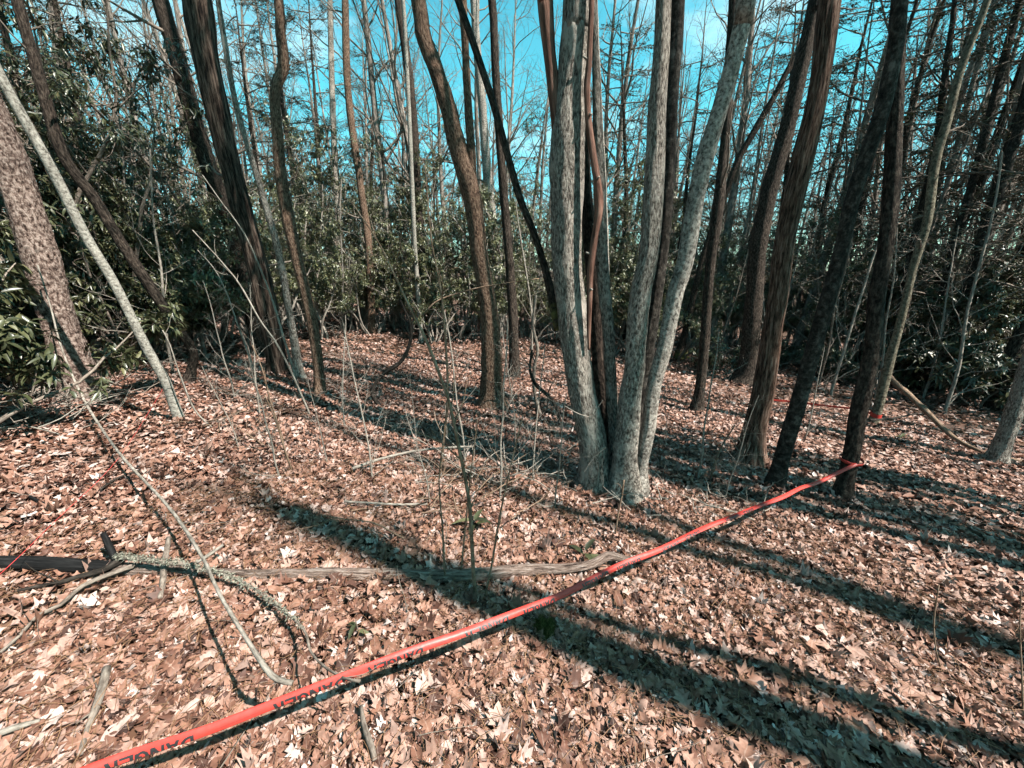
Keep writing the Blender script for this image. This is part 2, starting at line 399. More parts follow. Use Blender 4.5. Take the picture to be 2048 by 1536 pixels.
# ------------------------------------------------------------------ ground
n = 250
s = np.linspace(-1, 1, n)
gx = 0.55 * np.sinh(7.0 * s)
X, Y = np.meshgrid(gx + 0.3, gx + 2.4, indexing='ij')
rough_ = 0.022 * (vnoise(X * 6, Y * 6, 0.3) - 0.5) + 0.02 * (vnoise(X * 2.2, Y * 2.2, 4.3) - 0.5)
Z = ground_z(X, Y) + rough_ - 0.012
gi = np.arange(n * n).reshape(n, n)
mb = MB()
mb.add(np.stack([X, Y, Z], -1).reshape(-1, 3), np.stack([gi[:-1, :-1], gi[1:, :-1], gi[1:, 1:], gi[:-1, 1:]], -1).reshape(-1, 4))
ground = put('ground', mb.mesh('ground', M['ground']))
ground['kind'] = 'structure'; ground['label'] = 'forest floor covered with dead brown leaves'

# ------------------------------------------------------------------ dead leaves
def strip_leaf(ts, ws, fwd):
    """Leaf as a strip: midrib stations plus a left and right outline point at each."""
    v, l, q = [], [], []
    for t, w, f in zip(ts, ws, fwd):
        v += [(0, t, 0), (-w, t + f, 0), (w, t + f, 0)]; l += [0, -1, 1]
    for i in range(len(ts) - 1):
        a, b = 3 * i, 3 * i + 3
        q += [(a, b, b + 1, a + 1), (a, a + 2, b + 2, b)]
    return np.array(v, float), np.array(l, float), np.array(q), np.zeros((0, 3), int)
def fan_leaf(pts):
    k = len(pts); v = [(0, 0.36, 0)] + [(0.5 * x, 0.36 + 0.5 * (y - 0.36), 0) for x, y in pts] + [(x, y, 0) for x, y in pts]
    q = [(1 + i, 1 + k + i, 1 + k + (i + 1) % k, 1 + (i + 1) % k) for i in range(k)]
    lx = [0.02] + [0.5 * min(1, abs(x) * 3) for x, y in pts] + [min(1.0, abs(x) * 3) for x, y in pts]
    return np.array(v, float), np.array(lx), np.array(q), np.array([(0, 1 + i, 1 + (i + 1) % k) for i in range(k)])
LEAF_HI = [
    strip_leaf([0, .12, .22, .33, .44, .55, .66, .76, .87, .96], [.012, .07, .23, .12, .31, .13, .33, .13, .20, .015], [0, 0, .06, 0, .10, 0, .12, 0, .08, .06]),      # pointed oak
    strip_leaf([0, .10, .22, .32, .44, .54, .66, .77, .88, .97], [.012, .08, .20, .11, .31, .13, .34, .16, .20, .02], [0, 0, .03, 0, .04, 0, .05, 0, .04, .03]),      # round oak
    strip_leaf([0, .12, .3, .5, .7, .88, 1.0], [.01, .12, .22, .25, .20, .10, .005], [0, .02, .03, .03, .03, .02, 0]),                                                      # plain oval
    fan_leaf([(0.02, 0), (.16, .08), (.42, .02), (.34, .2), (.56, .42), (.36, .46), (.44, .70), (.2, .62), (.14, .8), (0, 1.05), (-.14, .8), (-.2, .62), (-.44, .7), (-.36, .46), (-.56, .42), (-.34, .2), (-.42, .02), (-.16, .08), (-.02, 0)]),   # maple
]
LEAF_LO = [
    strip_leaf([0, .2, .38, .6, .8, 1.0], [.02, .26, .10, .36, .12, .01], [0, .04, 0, .08, 0, 0]),
    strip_leaf([0, .3, .7, 1.0], [.02, .23, .22, .01], [0, .03, .03, 0]),
    fan_leaf([(0, 0), (.42, .04), (.32, .25), (.52, .48), (.22, .6), (0, 1.0), (-.22, .6), (-.52, .48), (-.32, .25), (-.42, .04)]),
]
LEAF_FAR = [(np.array([(0, 0, 0), (-.3, .45, 0), (.28, .5, 0), (0, 1, 0)], float), np.array([0, -1, 1, 0.]), np.zeros((0, 4), int), np.array([(0, 2, 1), (1, 2, 3)]))]

LEAF_MID = [strip_leaf([0, .28, .62, 1.0], [.02, .30, .20, .01], [0, .04, .10, 0]), strip_leaf([0, .35, .7, 1.0], [.02, .16, .26, .01], [0, .02, .05, 0])]
def rot_from(yaw, tilt, taz):
    cy, sy = np.cos(yaw), np.sin(yaw)
    Rz = np.zeros((len(yaw), 3, 3)); Rz[:, 0, 0] = cy; Rz[:, 0, 1] = -sy; Rz[:, 1, 0] = sy; Rz[:, 1, 1] = cy; Rz[:, 2, 2] = 1
    ax = np.stack([np.cos(taz), np.sin(taz), 0 * taz], -1)
    K = np.zeros((len(yaw), 3, 3)); K[:, 0, 2] = ax[:, 1]; K[:, 1, 2] = -ax[:, 0]; K[:, 2, 0] = -ax[:, 1]; K[:, 2, 1] = ax[:, 0]
    st, ct = np.sin(tilt)[:, None, None], np.cos(tilt)[:, None, None]
    Rt = np.eye(3)[None] + st * K + (1 - ct) * (K @ K)
    return Rt @ Rz

def scatter_leaves(mb, tpl, pos, size, tilt_sd, curl, g):
    v, lx, q, t = tpl
    N = len(pos)
    yaw = g.uniform(0, 2 * math.pi, N); tilt = np.abs(g.normal(0, tilt_sd, N)); taz = g.uniform(0, 2 * math.pi, N)
    RM = rot_from(yaw, tilt, taz)
    c1 = g.normal(0.25, 0.9, N) * curl; c2 = g.normal(0.1, 0.7, N) * curl; c3 = g.normal(0, 0.8, N) * curl
    x, y = v[None, :, 0], v[None, :, 1] - 0.5
    ph = g.uniform(0, 6.3, N)[:, None]
    z = c1[:, None] * x ** 2 * 2.2 + c2[:, None] * y ** 2 + c3[:, None] * x * y + curl * 0.10 * np.sin(9 * x + 7 * y + ph)
    wid = g.uniform(0.75, 1.2, N)[:, None]
    L = np.stack([x * wid, np.broadcast_to(y, z.shape), z], -1) * size[:, None, None]
    W = np.einsum('nij,nkj->nki', RM, L) + pos[:, None]
    nv = len(v)
    off = (np.arange(N) * nv)[:, None, None]
    rnd = np.repeat(np.clip(g.beta(1.5, 1.75, N), 0, 1), nv)
    bk = np.zeros((N * nv, 3)); bk[:, 0] = np.tile(lx, N)
    mb.add(W.reshape(-1, 3), (q[None] + off).reshape(-1, 4) if len(q) else None, (t[None] + off).reshape(-1, 3) if len(t) else None, bk, rnd)

def wedge(g, N, d0, d1, half):
    d = np.sqrt(g.uniform(d0 * d0, d1 * d1, N)); a = g.uniform(-half, half, N)
    x, y = d * np.sin(a), d * np.cos(a)
    clump = vnoise(x * 1.6, y * 1.6, 9.0)
    keep = clump + g.uniform(0, 0.75, N) > 0.42
    return x[keep], y[keep]
g = np.random.default_rng(21)
mb = MB()
def layer(tpls, count, d0, d1, half, s0, s1, tilt, curl, lift):
    for tpl, share in tpls:
        x, y = wedge(g, int(count * share), d0, d1, half)
        p = np.stack([x, y, ground_z(x, y) + g.uniform(0.0, lift, len(x))], -1)
        scatter_leaves(mb, tpl, p, s0 + (s1 - s0) * g.beta(1.5, 2.1, len(x)), tilt, curl, g)
layer(zip(LEAF_HI, (0.44, 0.26, 0.24, 0.06)), 17500, 0.25, 2.4, R(85), 0.03, 0.105, 0.40, 0.80, 0.028)
layer(zip(LEAF_MID, (0.5, 0.5)), 30000, 0.3, 3.4, R(78), 0.012, 0.05, 0.45, 0.9, 0.034)
layer(zip(LEAF_LO, (0.55, 0.30, 0.15)), 32000, 2.2, 4.4, R(66), 0.03, 0.10, 0.44, 0.85, 0.032)
layer(zip(LEAF_MID, (0.5, 0.5)), 66000, 4.1, 8.5, R(62), 0.04, 0.10, 0.48, 0.9, 0.04)
layer([(LEAF_FAR[0], 1.0)], 90000, 8.0, 22.0, R(60), 0.07, 0.14, 0.5, 0.7, 0.05)
# leaves banked up against the feet of the trunks
for bx, by, bw in [(172, 802, 104), (362, 850, 24), (557, 750, 46), (640, 794, 27), (985, 817, 56), (1029, 760, 25), (1190, 985, 70), (1248, 985, 80), (1285, 980, 50), (1499, 930, 70), (1549, 980, 42), (1682, 1004, 46), (1744, 852, 23), (1990, 928, 50), (1392, 828, 30), (1486, 768, 66)]:
    c_ = hit(bx, by); r_ = 0.5 * px_size(bw, c_)
    for tpl in (LEAF_LO[0], LEAF_LO[1]):
        m_ = 80; a_ = g.uniform(0, 2 * math.pi, m_); q_ = r_ * 1.02 + np.abs(g.normal(0, 0.07, m_))
        p = np.stack([c_[0] + q_ * np.cos(a_), c_[1] + q_ * np.sin(a_), c_[2] + 0.02 + np.clip(0.075 - 0.5 * (q_ - r_), 0, 1) * g.uniform(0, 1, m_)], -1)
        scatter_leaves(mb, tpl, p, g.uniform(0.035, 0.095, m_), 0.55, 0.9, g)
litter = put('leaf_litter', mb.mesh('leaf_litter', M['litter'], smooth=True))
tag(litter, 'deep litter of curled dead brown leaves over the forest floor', 'dead leaves', kind='stuff')

# the 300 leaves that show largest, each its own piece of the floor
single = []
for k in range(24):
    m1 = MB()
    tpl = LEAF_HI[(0, 1, 2, 0, 1, 0, 2, 1, 0, 3, 1, 0)[k % 12]]
    scatter_leaves(m1, tpl, np.zeros((1, 3)), np.array([1.0]), 0.26, 0.8, g)
    single.append(m1.mesh('dead_leaf', M['litter_obj'], smooth=True))
for k in range(300):
    for _ in range(30):
        d = math.sqrt(g.uniform(0.55 ** 2, 2.3 ** 2)); a = g.uniform(-R(56), R(56))
        x, y = d * math.sin(a), d * math.cos(a)
        if y * cp + 1.6 * sp > 0 and abs(x) / (y * cp + 1.6 * sp) < 1.35: break
    o = put('leaf', single[k % 24], ground, (x, y, float(ground_z(x, y)) + 0.028 + g.uniform(0, 0.01)), g.uniform(0, 6.28), g.uniform(0.065, 0.12))

# dead pine needles
mb = MB()
N = 9000
x, y = wedge(g, N, 0.4, 3.4, R(70)); N = len(x)
yaw = g.uniform(0, math.pi, N) * 0.6 + g.uniform(0, 2.2, N); Ln = g.uniform(0.05, 0.13, N); bend = g.normal(0, 0.25, N)
z0 = ground_z(x, y) + g.uniform(0.02, 0.05, N)
ts = np.linspace(-0.5, 0.5, 4)
for i in range(N):
    P = np.stack([x[i] + Ln[i] * (ts * math.cos(yaw[i]) - bend[i] * ts ** 2 * math.sin(yaw[i])), y[i] + Ln[i] * (ts * math.sin(yaw[i]) + bend[i] * ts ** 2 * math.cos(yaw[i])), z0[i] + 0.02 * (0.25 - ts ** 2)], -1)
    tube(mb, P, 0.0011, 3, rnd=float(g.random()), cap=False)
tag(put('pine_needle_litter', mb.mesh('pine_needle_litter', M['needle'])), 'thin rust brown pine needles strewn over the near leaves', 'pine needles', kind='stuff')

# ------------------------------------------------------------------ branch growth
def wander(p, d, L, n, g, jit, grav=0.0):
    P = [np.array(p, float)]; d = np.array(d, float)
    for i in range(n):
        d = d + g.normal(0, jit, 3); d[2] += grav; d /= np.linalg.norm(d)
        P.append(P[-1] + d * L / n)
    return np.array(P), d
def side_dir(d, g, lo, hi):
    r = g.normal(0, 1, 3); r -= d * np.dot(r, d); r /= np.linalg.norm(r) + 1e-9
    a = R(g.uniform(lo, hi))
    return d * math.cos(a) + r * math.sin(a)
def grow(mb, P, r0, depth, g, ratio=0.55, count=(3, 6), ang=(30, 65), jit=0.16, grav=0.02, t0=0.15, ends=None, minlen=0.12, rnd=0.5):
    """Side branches along the path P, each carrying its own."""
    L = np.sum(np.linalg.norm(np.diff(P, axis=0), axis=1))
    for k in range(g.integers(*count)):
        t = g.uniform(t0, 0.98); f = t * (len(P) - 1); i = min(int(f), len(P) - 2)
        p = P[i] + (P[i + 1] - P[i]) * (f - i)
        d = P[i + 1] - P[i]; d /= np.linalg.norm(d) + 1e-9
        nl = L * ratio * g.uniform(0.6, 1.25) * (1.05 - 0.45 * t)
        if nl < minlen: continue
        Q, dd = wander(p, side_dir(d, g, *ang), nl, 6 if depth > 1 else 4, g, jit, grav)
        r1 = r0 * (1 - 0.7 * t) * g.uniform(0.4, 0.62)
        r1 = max(r1, 0.0022)
        tube(mb, Q, np.linspace(r1, max(0.0014, r1 * 0.25), len(Q)), 5 if r1 > 0.02 else 3, rnd=rnd, cap=False)
        if ends is not None: ends.append((Q[-1], dd, depth)); ends.append((Q[len(Q) // 2], dd, depth))
        if depth > 1: grow(mb, Q, r1, depth - 1, g, ratio, count, ang, jit * 1.1, grav, 0.2, ends, minlen, rnd)

# crowns of bare twigs, local z is the trunk axis
def crown_mesh(seed, H, r, depth=3, count=(3, 6), nb=16, mat='twig', low=0.0, ratio=0.30):
    g = np.random.default_rng(seed); mb = MB()
    P, _ = wander((0, 0, 0), (0, 0, 1), H, 14, g, 0.04, 0.03)
    rad = np.linspace(r, 0.012, len(P))
    if low == 0.0: tube(mb, P, rad, 6, rnd=0.5, cap=False)
    for k in range(nb):
        t = low + (1 - low) * (k + g.random()) / nb * 0.97
        f = t * (len(P) - 1); i = min(int(f), len(P) - 2)
        p = P[i] + (P[i + 1] - P[i]) * (f - i)
        Q, _ = wander(p, side_dir(np.array([0, 0, 1.0]), g, 38, 75), H * ratio * g.uniform(0.55, 1.2) * (1.15 - 0.75 * t), 7, g, 0.15, 0.05)
        r1 = r * (1 - 0.8 * t) * g.uniform(0.3, 0.5)
        tube(mb, Q, np.linspace(r1, 0.004, len(Q)), 4, rnd=g.random(), cap=False)
        grow(mb, Q, r1, depth - 1, g, 0.5, count, (28, 62), 0.16, 0.03, rnd=g.random())
    return mb.mesh('crown', M[mat])
CROWNS = [crown_mesh(100 + i, 6.0, 0.075, 3, (3, 6), 14) for i in range(3)]

# ------------------------------------------------------------------ trunks read off the photograph
def trunk_points(pts, height, base=None, bend=0.85, flare=1.35):
    b = hit(pts[0][0], pts[0][1]) if base is None else base
    W = []
    for (x, y, w) in pts:
        p = on_plane(x, y, b); W.append((*p, 0.5 * px_size(w, p)))
    W = np.array(W)
    W[0, 3] *= 1.0
    d = W[-1, :3] - W[-2, :3]; d /= np.linalg.norm(d)
    low = W[0].copy(); low[2] -= 0.22; low[3] *= flare
    ext = []
    p, r = W[-1, :3].copy(), W[-1, 3]
    top = W[0, 2] + height
    m = 6
    dz = (top - p[2]) / m
    gg = np.random.default_rng(int(abs(pts[0][0] * 7 + pts[0][1])))
    for i in range(m):
        if dz <= 0: break
        d = d * bend + np.array([0, 0, 1.0]) * (1 - bend) + gg.normal(0, 0.03, 3) * np.array([1, 1, 0]); d /= np.linalg.norm(d)
        p = p + d * dz / max(0.4, d[2])
        ext.append((*p, r * (1 - 0.62 * (i + 1) / m)))
    return np.array([low] + list(W) + ext), len(W)
def bark_shape(seed, amp, k, kz, lump=0.05, foot=0.0):
    def f(rr, ca, sa, L, z):
        a = vnoise(ca[None] * k + seed, sa[None] * k + 3.3, L[:, None] * kz)
        b = vnoise(ca[None] * 1.4 + seed, sa[None] * 1.4, L[:, None] * 2.2 + 5)
        c = vnoise(ca[None] * 1.9 + seed * 1.7, sa[None] * 1.9, z[:, None] * 0)
        fl = foot * np.exp(-np.clip(z[:, None], 0, None) / 0.09) * (0.25 + 1.5 * c ** 2)
        return rr * (1 + amp * (a - 0.5) * 2 + lump * (b - 0.5) * 2 + fl)
    return f
def stem(mb, W, seed, amp=0.07, k=5, kz=7, ns=22, step=0.06, rnd=0.5, flare_h=0.0):
    S = spline(W, step)
    tube(mb, S[:, :3], np.maximum(S[:, 3], 0.003), ns, rnd, True, bark_shape(seed, amp, k, kz, 0.05, flare_h))
    return S
def orient(o, d):
    o.rotation_euler = Vector(d).to_track_quat('Z', 'Y').to_euler()

def stubs(mb, S, g, count, lo, hi, length, rnd=0.4, rel=0.3):
    """Short dead limbs on a trunk."""
    z0 = S[:, 2].min() + 0.22
    idx = [i for i in range(len(S) - 1) if lo < S[i, 2] - z0 < hi]
    for k in range(count):
        if not idx: return
        i = int(g.choice(idx)); d = S[i + 1, :3] - S[i, :3]; d /= np.linalg.norm(d)
        L = length * g.uniform(0.4, 1.4)
        Q, _ = wander(S[i, :3], side_dir(d, g, 50, 85), L, 7, g, 0.14, 0.03)
        r1 = max(0.004, S[i, 3] * rel * g.uniform(0.5, 1))
        tube(mb, Q, np.linspace(r1, 0.002, len(Q)), 5, rnd, False)
        grow(mb, Q, r1, 2, g, 0.5, (2, 5), (30, 65), 0.16, 0.02, rnd=rnd)

def tree(name, label, pts, mat, height=11, group=None, seed=1, amp=0.07, k=5, kz=7, limbs=0, limb_lo=1.5, limb_hi=5, limb_len=0.9, crown=True, base=None, forks=(), bend=0.85, flare=1.35, cat='tree', crown_scale=1.0, ns=22, rnd=0.5):
    g = np.random.default_rng(seed)
    W, nw = trunk_points(pts, height, base, bend, flare)
    o = W[1, :3].copy()
    root = thing(name, label, cat, o, group)
    L = W.copy(); L[:, :3] -= o
    mb = MB(); S = stem(mb, L, seed, amp, k, kz, ns, rnd=rnd, flare_h=0.55)
    trunk = put('trunk', mb.mesh('trunk', M[mat]), root)
    b = o + 0.0
    for fp in forks:
        F = []
        for (x, y, w) in fp:
            p = on_plane(x, y, np.array([b[0], b[1], b[2]])); F.append((*(p - o), 0.5 * px_size(w, p)))
        F = np.array(F); d = F[-1, :3] - F[-2, :3]; d /= np.linalg.norm(d)
        ex = [np.array([*(F[-1, :3] + d * q), F[-1, 3] * (1 - 0.13 * q)]) for q in (1.2, 2.4, 3.6)] if len(fp) > 3 else []
        mb = MB(); stem(mb, np.array(list(F) + ex), seed + 9, amp, k, kz, 16, rnd=rnd)
        put('limb', mb.mesh('limb', M[mat]), trunk)
    if limbs:
        for q in range(limbs):
            mb = MB(); stubs(mb, S, g, 1, limb_lo, limb_hi, limb_len)
            if mb.n: put('branch', mb.mesh('branch', M['twig']), trunk)
    if crown:
        i = int(len(S) * 0.74); d = S[min(i + 6, len(S) - 1), :3] - S[i, :3]
        c = put('crown', CROWNS[seed % 3], root, S[i, :3], 0, crown_scale * (height / 12))
        orient(c, d)
    return root

# --- the pale tree of many stems at the centre
def clump():
    base = hit(1222, 985)
    root = thing('multi_stem_tree', 'pale grey tree of several stems splitting from one base, at the centre', 'tree', base)
    specs = [   # pixels, material, depth offset (m), height
        ([(1187, 985, 66), (1187, 940, 58), (1186, 900, 56), (1178, 850, 55), (1167, 800, 53), (1158, 750, 54), (1152, 700, 56), (1141, 602, 58), (1134, 525, 60), (1133, 430, 64), (1133, 340, 68), (1135, 270, 68), (1141, 200, 62), (1147, 137, 60), (1153, 70, 62), (1158, 0, 64)], 'grey', 0.0, 13),
        ([(1248, 985, 72), (1249, 930, 54), (1250, 900, 50), (1256, 850, 46), (1260, 800, 45), (1267, 750, 42), (1271, 700, 42), (1279, 602, 42), (1297, 510, 40), (1304, 430, 41), (1309, 340, 41), (1315, 205, 36), (1323, 100, 32), (1327, 0, 31)], 'grey', -0.02, 12),
        ([(1276, 985, 46), (1281, 935, 30), (1290, 890, 28), (1298, 850, 28), (1303, 800, 29), (1313, 750, 30), (1328, 700, 31), (1337, 654, 32), (1351, 585, 33), (1369, 525, 34), (1389, 410, 35), (1413, 308, 35), (1433, 239, 34), (1454, 171, 35), (1471, 103, 35), (1485, 44, 38), (1491, 0, 41)], 'pale', 0.03, 12),
        ([(1226, 960, 30), (1228, 872, 21), (1224, 800, 22), (1220, 720, 22), (1215, 640, 24), (1210, 602, 25), (1203, 500, 26), (1200, 410, 25), (1197, 308, 22), (1193, 170, 16), (1189, 34, 12)], 'grey', 0.16, 9),
        ([(1220, 960, 34), (1216, 880, 30), (1206, 800, 31), (1198, 700, 32), (1191, 600, 30), (1180, 480, 28), (1170, 380, 26), (1165, 250, 24), (1160, 60, 22)], 'dark', 0.30, 10),
        ([(1262, 960, 30), (1281, 825, 26), (1296, 700, 26), (1310, 600, 27), (1322, 512, 27), (1331, 427, 28), (1338, 300, 28), (1342, 205, 28), (1351, 100, 28), (1356, 0, 30)], 'dark_patchy', 0.22, 11),
    ]
    out = np.array([base[0], base[1], 0]) / math.hypot(base[0], base[1])
    for i, (pts, mat, off, h) in enumerate(specs):
        b = base + out * off
        W, nw = trunk_points(pts, h, b, 0.85, 1.12)
        W[:, :3] -= base
        mb = MB(); S = stem(mb, W, 40 + i * 3, 0.085, 6, 6, 34, 0.04, flare_h=0.45)
        st = put('stem', mb.mesh('stem', M[mat]), root)
        if i == 0: stem0 = st
        if i in (0, 1, 2, 3):
            j = int(len(S) * 0.72)
            c = put('crown', CROWNS[i % 3], root, S[j, :3], 0, 0.95); orient(c, S[min(j + 6, len(S) - 1), :3] - S[j, :3])
    # limbs: the pinkish fork on the left stem and the thin leaning limb beside it
    for pts, mat, off, ext in (([(1122, 330, 24), (1114, 240, 25), (1105, 154, 25), (1099, 103, 25), (1094, 51, 28), (1090, 0, 31), (1082, -120, 30)], 'dead_red', -0.03, 3.0),
                               ([(1118, 660, 20), (1106, 605, 18), (1096, 560, 16), (1087, 525, 14), (1066, 461, 13), (1042, 403, 14), (1022, 335, 14), (1005, 273, 14), (988, 212, 14), (964, 137, 14), (940, 68, 14), (916, 0, 14), (880, -110, 13)], 'dark', 0.10, 2.0)):
        b = base + out * off
        F = np.array([(*(on_plane(x, y, b) - base), 0.5 * px_size(w, on_plane(x, y, b))) for x, y, w in pts])
        d = F[-1, :3] - F[-2, :3]; d /= np.linalg.norm(d)
        F = np.concatenate([F, [np.array([*(F[-1, :3] + d * ext), F[-1, 3] * 0.5])]])
        mb = MB(); stem(mb, F, 71, 0.05, 4, 6, 14)
        put('limb', mb.mesh('limb', M[mat]), stem0)
    # twigs sprouting from the foot
    gt = np.random.default_rng(8)
    for (x0, y0), (x1, y1) in (((1190, 826), (1206, 800)), ((1180, 835), (1130, 812)), ((1212, 895), (1168, 945)), ((1188, 965), (1196, 930)), ((1160, 880), (1135, 900))):
        a = on_plane(x0, y0, base - out * 0.14) - base; c = on_plane(x1, y1, base - out * 0.2) - base
        Q = spline(np.array([a, (a + c) / 2 + gt.normal(0, 0.012, 3), c]), 0.03)
        mb = MB(); tube(mb, Q, np.linspace(0.005, 0.002, len(Q)), 4, 0.8, False); put('twig', mb.mesh('twig', M['twig_pale']), stem0)
    # reddish dead limb hanging between the stems
    b = base - out * 0.10
    pts = [(1188, -90, 10), (1184, -10, 10), (1181, 60, 11), (1178, 130, 12), (1174, 180, 13), (1177, 240, 14), (1186, 308, 15), (1196, 376, 16), (1198, 420, 16), (1189, 478, 14), (1181, 540, 13), (1179, 600, 11), (1178, 660, 8), (1178, 700, 5)]
    F = np.array([(*on_plane(x, y, b), 0.5 * px_size(w, on_plane(x, y, b))) for x, y, w in pts])
    o = F[-1, :3].copy(); F[:, :3] -= o
    mb = MB(); S = stem(mb, F, 90, 0.10, 3, 12, 12, 0.03)
    gk = np.random.default_rng(4)
    r2 = tag(put('dead_limb', mb.mesh('dead_limb', M['dead_red']), None, o), 'crooked reddish dead limb hanging down beside the thick left stem of the pale tree', 'branch')
    for q in (0.22, 0.34, 0.5, 0.62, 0.7, 0.8):
        i = int(q * len(S)); Q, _ = wander(S[i, :3], side_dir(np.array([0, 0, 1.0]), gk, 60, 100), 0.05, 3, gk, 0.1)
        mb = MB(); tube(mb, Q, np.linspace(0.011, 0.006, 4), 6, 0.9); put('knot', mb.mesh('knot', M['twig_pale']), r2)
clump()

# --- the other trunks that can be told apart
tree('pine_tree', 'thick pine with scaly pinkish grey bark at the left edge', [(172, 802, 104), (155, 745, 88), (137, 700, 82), (112, 625, 80), (85, 525, 84), (30, 350, 84), (-8, 250, 84), (-110, 0, 82)], 'pine', 15, seed=3, amp=0.11, k=7, kz=13, ns=36, flare=1.5)
tree('sapling', 'slender pale lichened trunk slanting across the scaly pine at the left', [(362, 850, 24), (345, 800, 22), (330, 760, 22), (290, 690, 22), (230, 570, 23), (170, 470, 24), (110, 350, 26), (55, 250, 27), (0, 150, 28), (-60, 20, 28)], 'sapling_pale', 8, seed=4, amp=0.04, ns=14, flare=1.2, crown_scale=0.7)
tree('tree', 'dark crooked trunk with a kinked base behind the pale slanting sapling', [(380, 766, 26), (384, 735, 20), (386, 702, 20), (345, 640, 24), (305, 580, 26), (245, 490, 26), (188, 397, 28), (126, 308, 30), (80, 160, 30), (34, 0, 30)], 'dark', 9, seed=5, ns=14, limbs=3, crown_scale=0.7)
tree('tree', 'tall dark furrowed trunk, larger and nearer of the leaning pair left of centre', [(557, 750, 46), (549, 690, 42), (530, 600, 47), (512, 520, 46), (487, 430, 46), (455, 310, 47), (430, 200, 52), (408, 100, 57), (395, 0, 64)], 'furrow', 14, seed=6, amp=0.11, k=4, kz=3, limbs=4, limb_lo=1.2, limb_hi=4.5)
tree('tree', 'dark shaded trunk, smaller and farther of the leaning pair left of centre', [(522, 712, 34), (506, 630, 33), (490, 550, 32), (462, 450, 34), (430, 370, 37), (400, 280, 38), (372, 180, 38), (345, 80, 38), (320, 0, 38)], 'dark', 14, seed=7, limbs=5, limb_lo=1.5)
tree('tree', 'thin grey stem hugging the right side of the large leaning trunk', [(600, 757, 22), (588, 680, 17), (575, 600, 15), (556, 500, 15), (528, 400, 14), (498, 300, 13), (470, 200, 12), (445, 60, 12), (436, 0, 11)], 'grey', 9, seed=8, ns=12, crown_scale=0.6)
tree('tree', 'brown trunk with a sharp crook near its top, left of centre', [(640, 794, 27), (637, 740, 22), (624, 640, 23), (602, 550, 23), (590, 500, 25), (575, 430, 27), (561, 342, 25), (554, 256, 23), (550, 205, 22), (553, 172, 23), (565, 140, 24), (567, 110, 23), (561, 65, 22), (557, 0, 21)], 'brown', 11, seed=9, amp=0.05, ns=18)
tree('tree', 'tall brown ridged trunk that forks, just left of the pale many stemmed tree', [(985, 817, 56), (984, 775, 45), (984, 739, 42), (981, 654, 37), (970, 568, 33), (958, 500, 32), (951, 440, 35), (940, 376, 38), (919, 308, 36), (898, 222, 33), (871, 137, 31), (847, 68, 30), (837, 0, 30)], 'brown', 14, seed=10, amp=0.10, k=5, kz=9, forks=([(950, 420, 14), (944, 325, 17), (936, 205, 16), (931, 100, 15), (926, 0, 15), (921, -100, 14)],))
tree('tree', 'short dark grey trunk standing close behind the brown forked trunk', [(1029, 760, 25), (1028, 700, 20), (1026, 640, 19), (1020, 540, 18), (1010, 420, 17), (1000, 280, 17), (990, 120, 16), (984, 0, 16)], 'dark', 11, seed=11, ns=14)
tree('tree', 'reddish brown trunk with stringy peeling bark right of centre', [(1499, 930, 70), (1505, 890, 54), (1513, 842, 48), (1529, 773, 46), (1543, 671, 42), (1556, 585, 42), (1567, 496, 43), (1584, 410, 45), (1608, 308, 46), (1632, 205, 46), (1648, 103, 46), (1659, 0, 50)], 'red', 13, seed=12, amp=0.10, k=6, kz=2.5, ns=30)
tree('tree', 'thick grey trunk half hidden behind the reddish stringy trunk', [(1486, 768, 66), (1492, 740, 42), (1498, 705, 38), (1508, 602, 37), (1516, 500, 37), (1540, 376, 36), (1570, 273, 35), (1594, 171, 34), (1625, 34, 34), (1632, 0, 34)], 'dark', 15, seed=13, limbs=5, limb_lo=2.5, limb_hi=7)
tree('tree', 'dark patchy trunk slanting to the right beyond the reddish trunk', [(1549, 980, 42), (1558, 940, 36), (1570, 893, 34), (1591, 825, 34), (1611, 756, 34), (1635, 671, 34), (1659, 585, 34), (1683, 496, 33), (1707, 393, 34), (1741, 290, 35), (1768, 205, 36), (1792, 85, 36), (1799, 0, 38)], 'dark_patchy', 11, seed=14, amp=0.05)
tree('tree', 'dark ridged trunk with a mossy foot that holds the end of the red tape', [(1682, 1004, 46), (1690, 965, 38), (1703, 910, 36), (1717, 825, 38), (1733, 760, 38), (1746, 685, 36), (1754, 590, 37), (1768, 513, 36), (1779, 427, 38), (1785, 342, 38), (1789, 256, 36), (1797, 154, 26), (1803, 51, 22), (1806, 0, 22)], 'dark', 10, seed=15, amp=0.07)
tree('tree', 'pale yellowish slender trunk wrapped with red tape, right of the mossy trunk', [(1744, 852, 23), (1758, 808, 22), (1775, 739, 22), (1803, 637, 19), (1827, 534, 19), (1854, 444, 21), (1871, 325, 22), (1895, 239, 22), (1922, 137, 21), (1963, 34, 18), (1975, 0, 18)], 'olive', 11, seed=16, amp=0.04, ns=14, limbs=4, limb_lo=1.8)
tree('tree', 'grey trunk leaning at the far right edge beside a fallen branch', [(1990, 928, 50), (2003, 890, 44), (2022, 842, 43), (2045, 770, 42), (2065, 705, 41), (2110, 560, 40), (2180, 300, 40), (2260, 0, 40)], 'grey', 12, seed=17)
tree('tree', 'straight dark trunk seen just right of the palest stem', [(1392, 828, 30), (1398, 790, 23), (1406, 722, 21), (1416, 585, 20), (1424, 500, 22), (1437, 410, 24), (1447, 308, 20), (1454, 239, 19), (1458, 137, 20), (1468, 0, 22)], 'dark', 12, seed=18, ns=16, limbs=3, limb_lo=2.2)
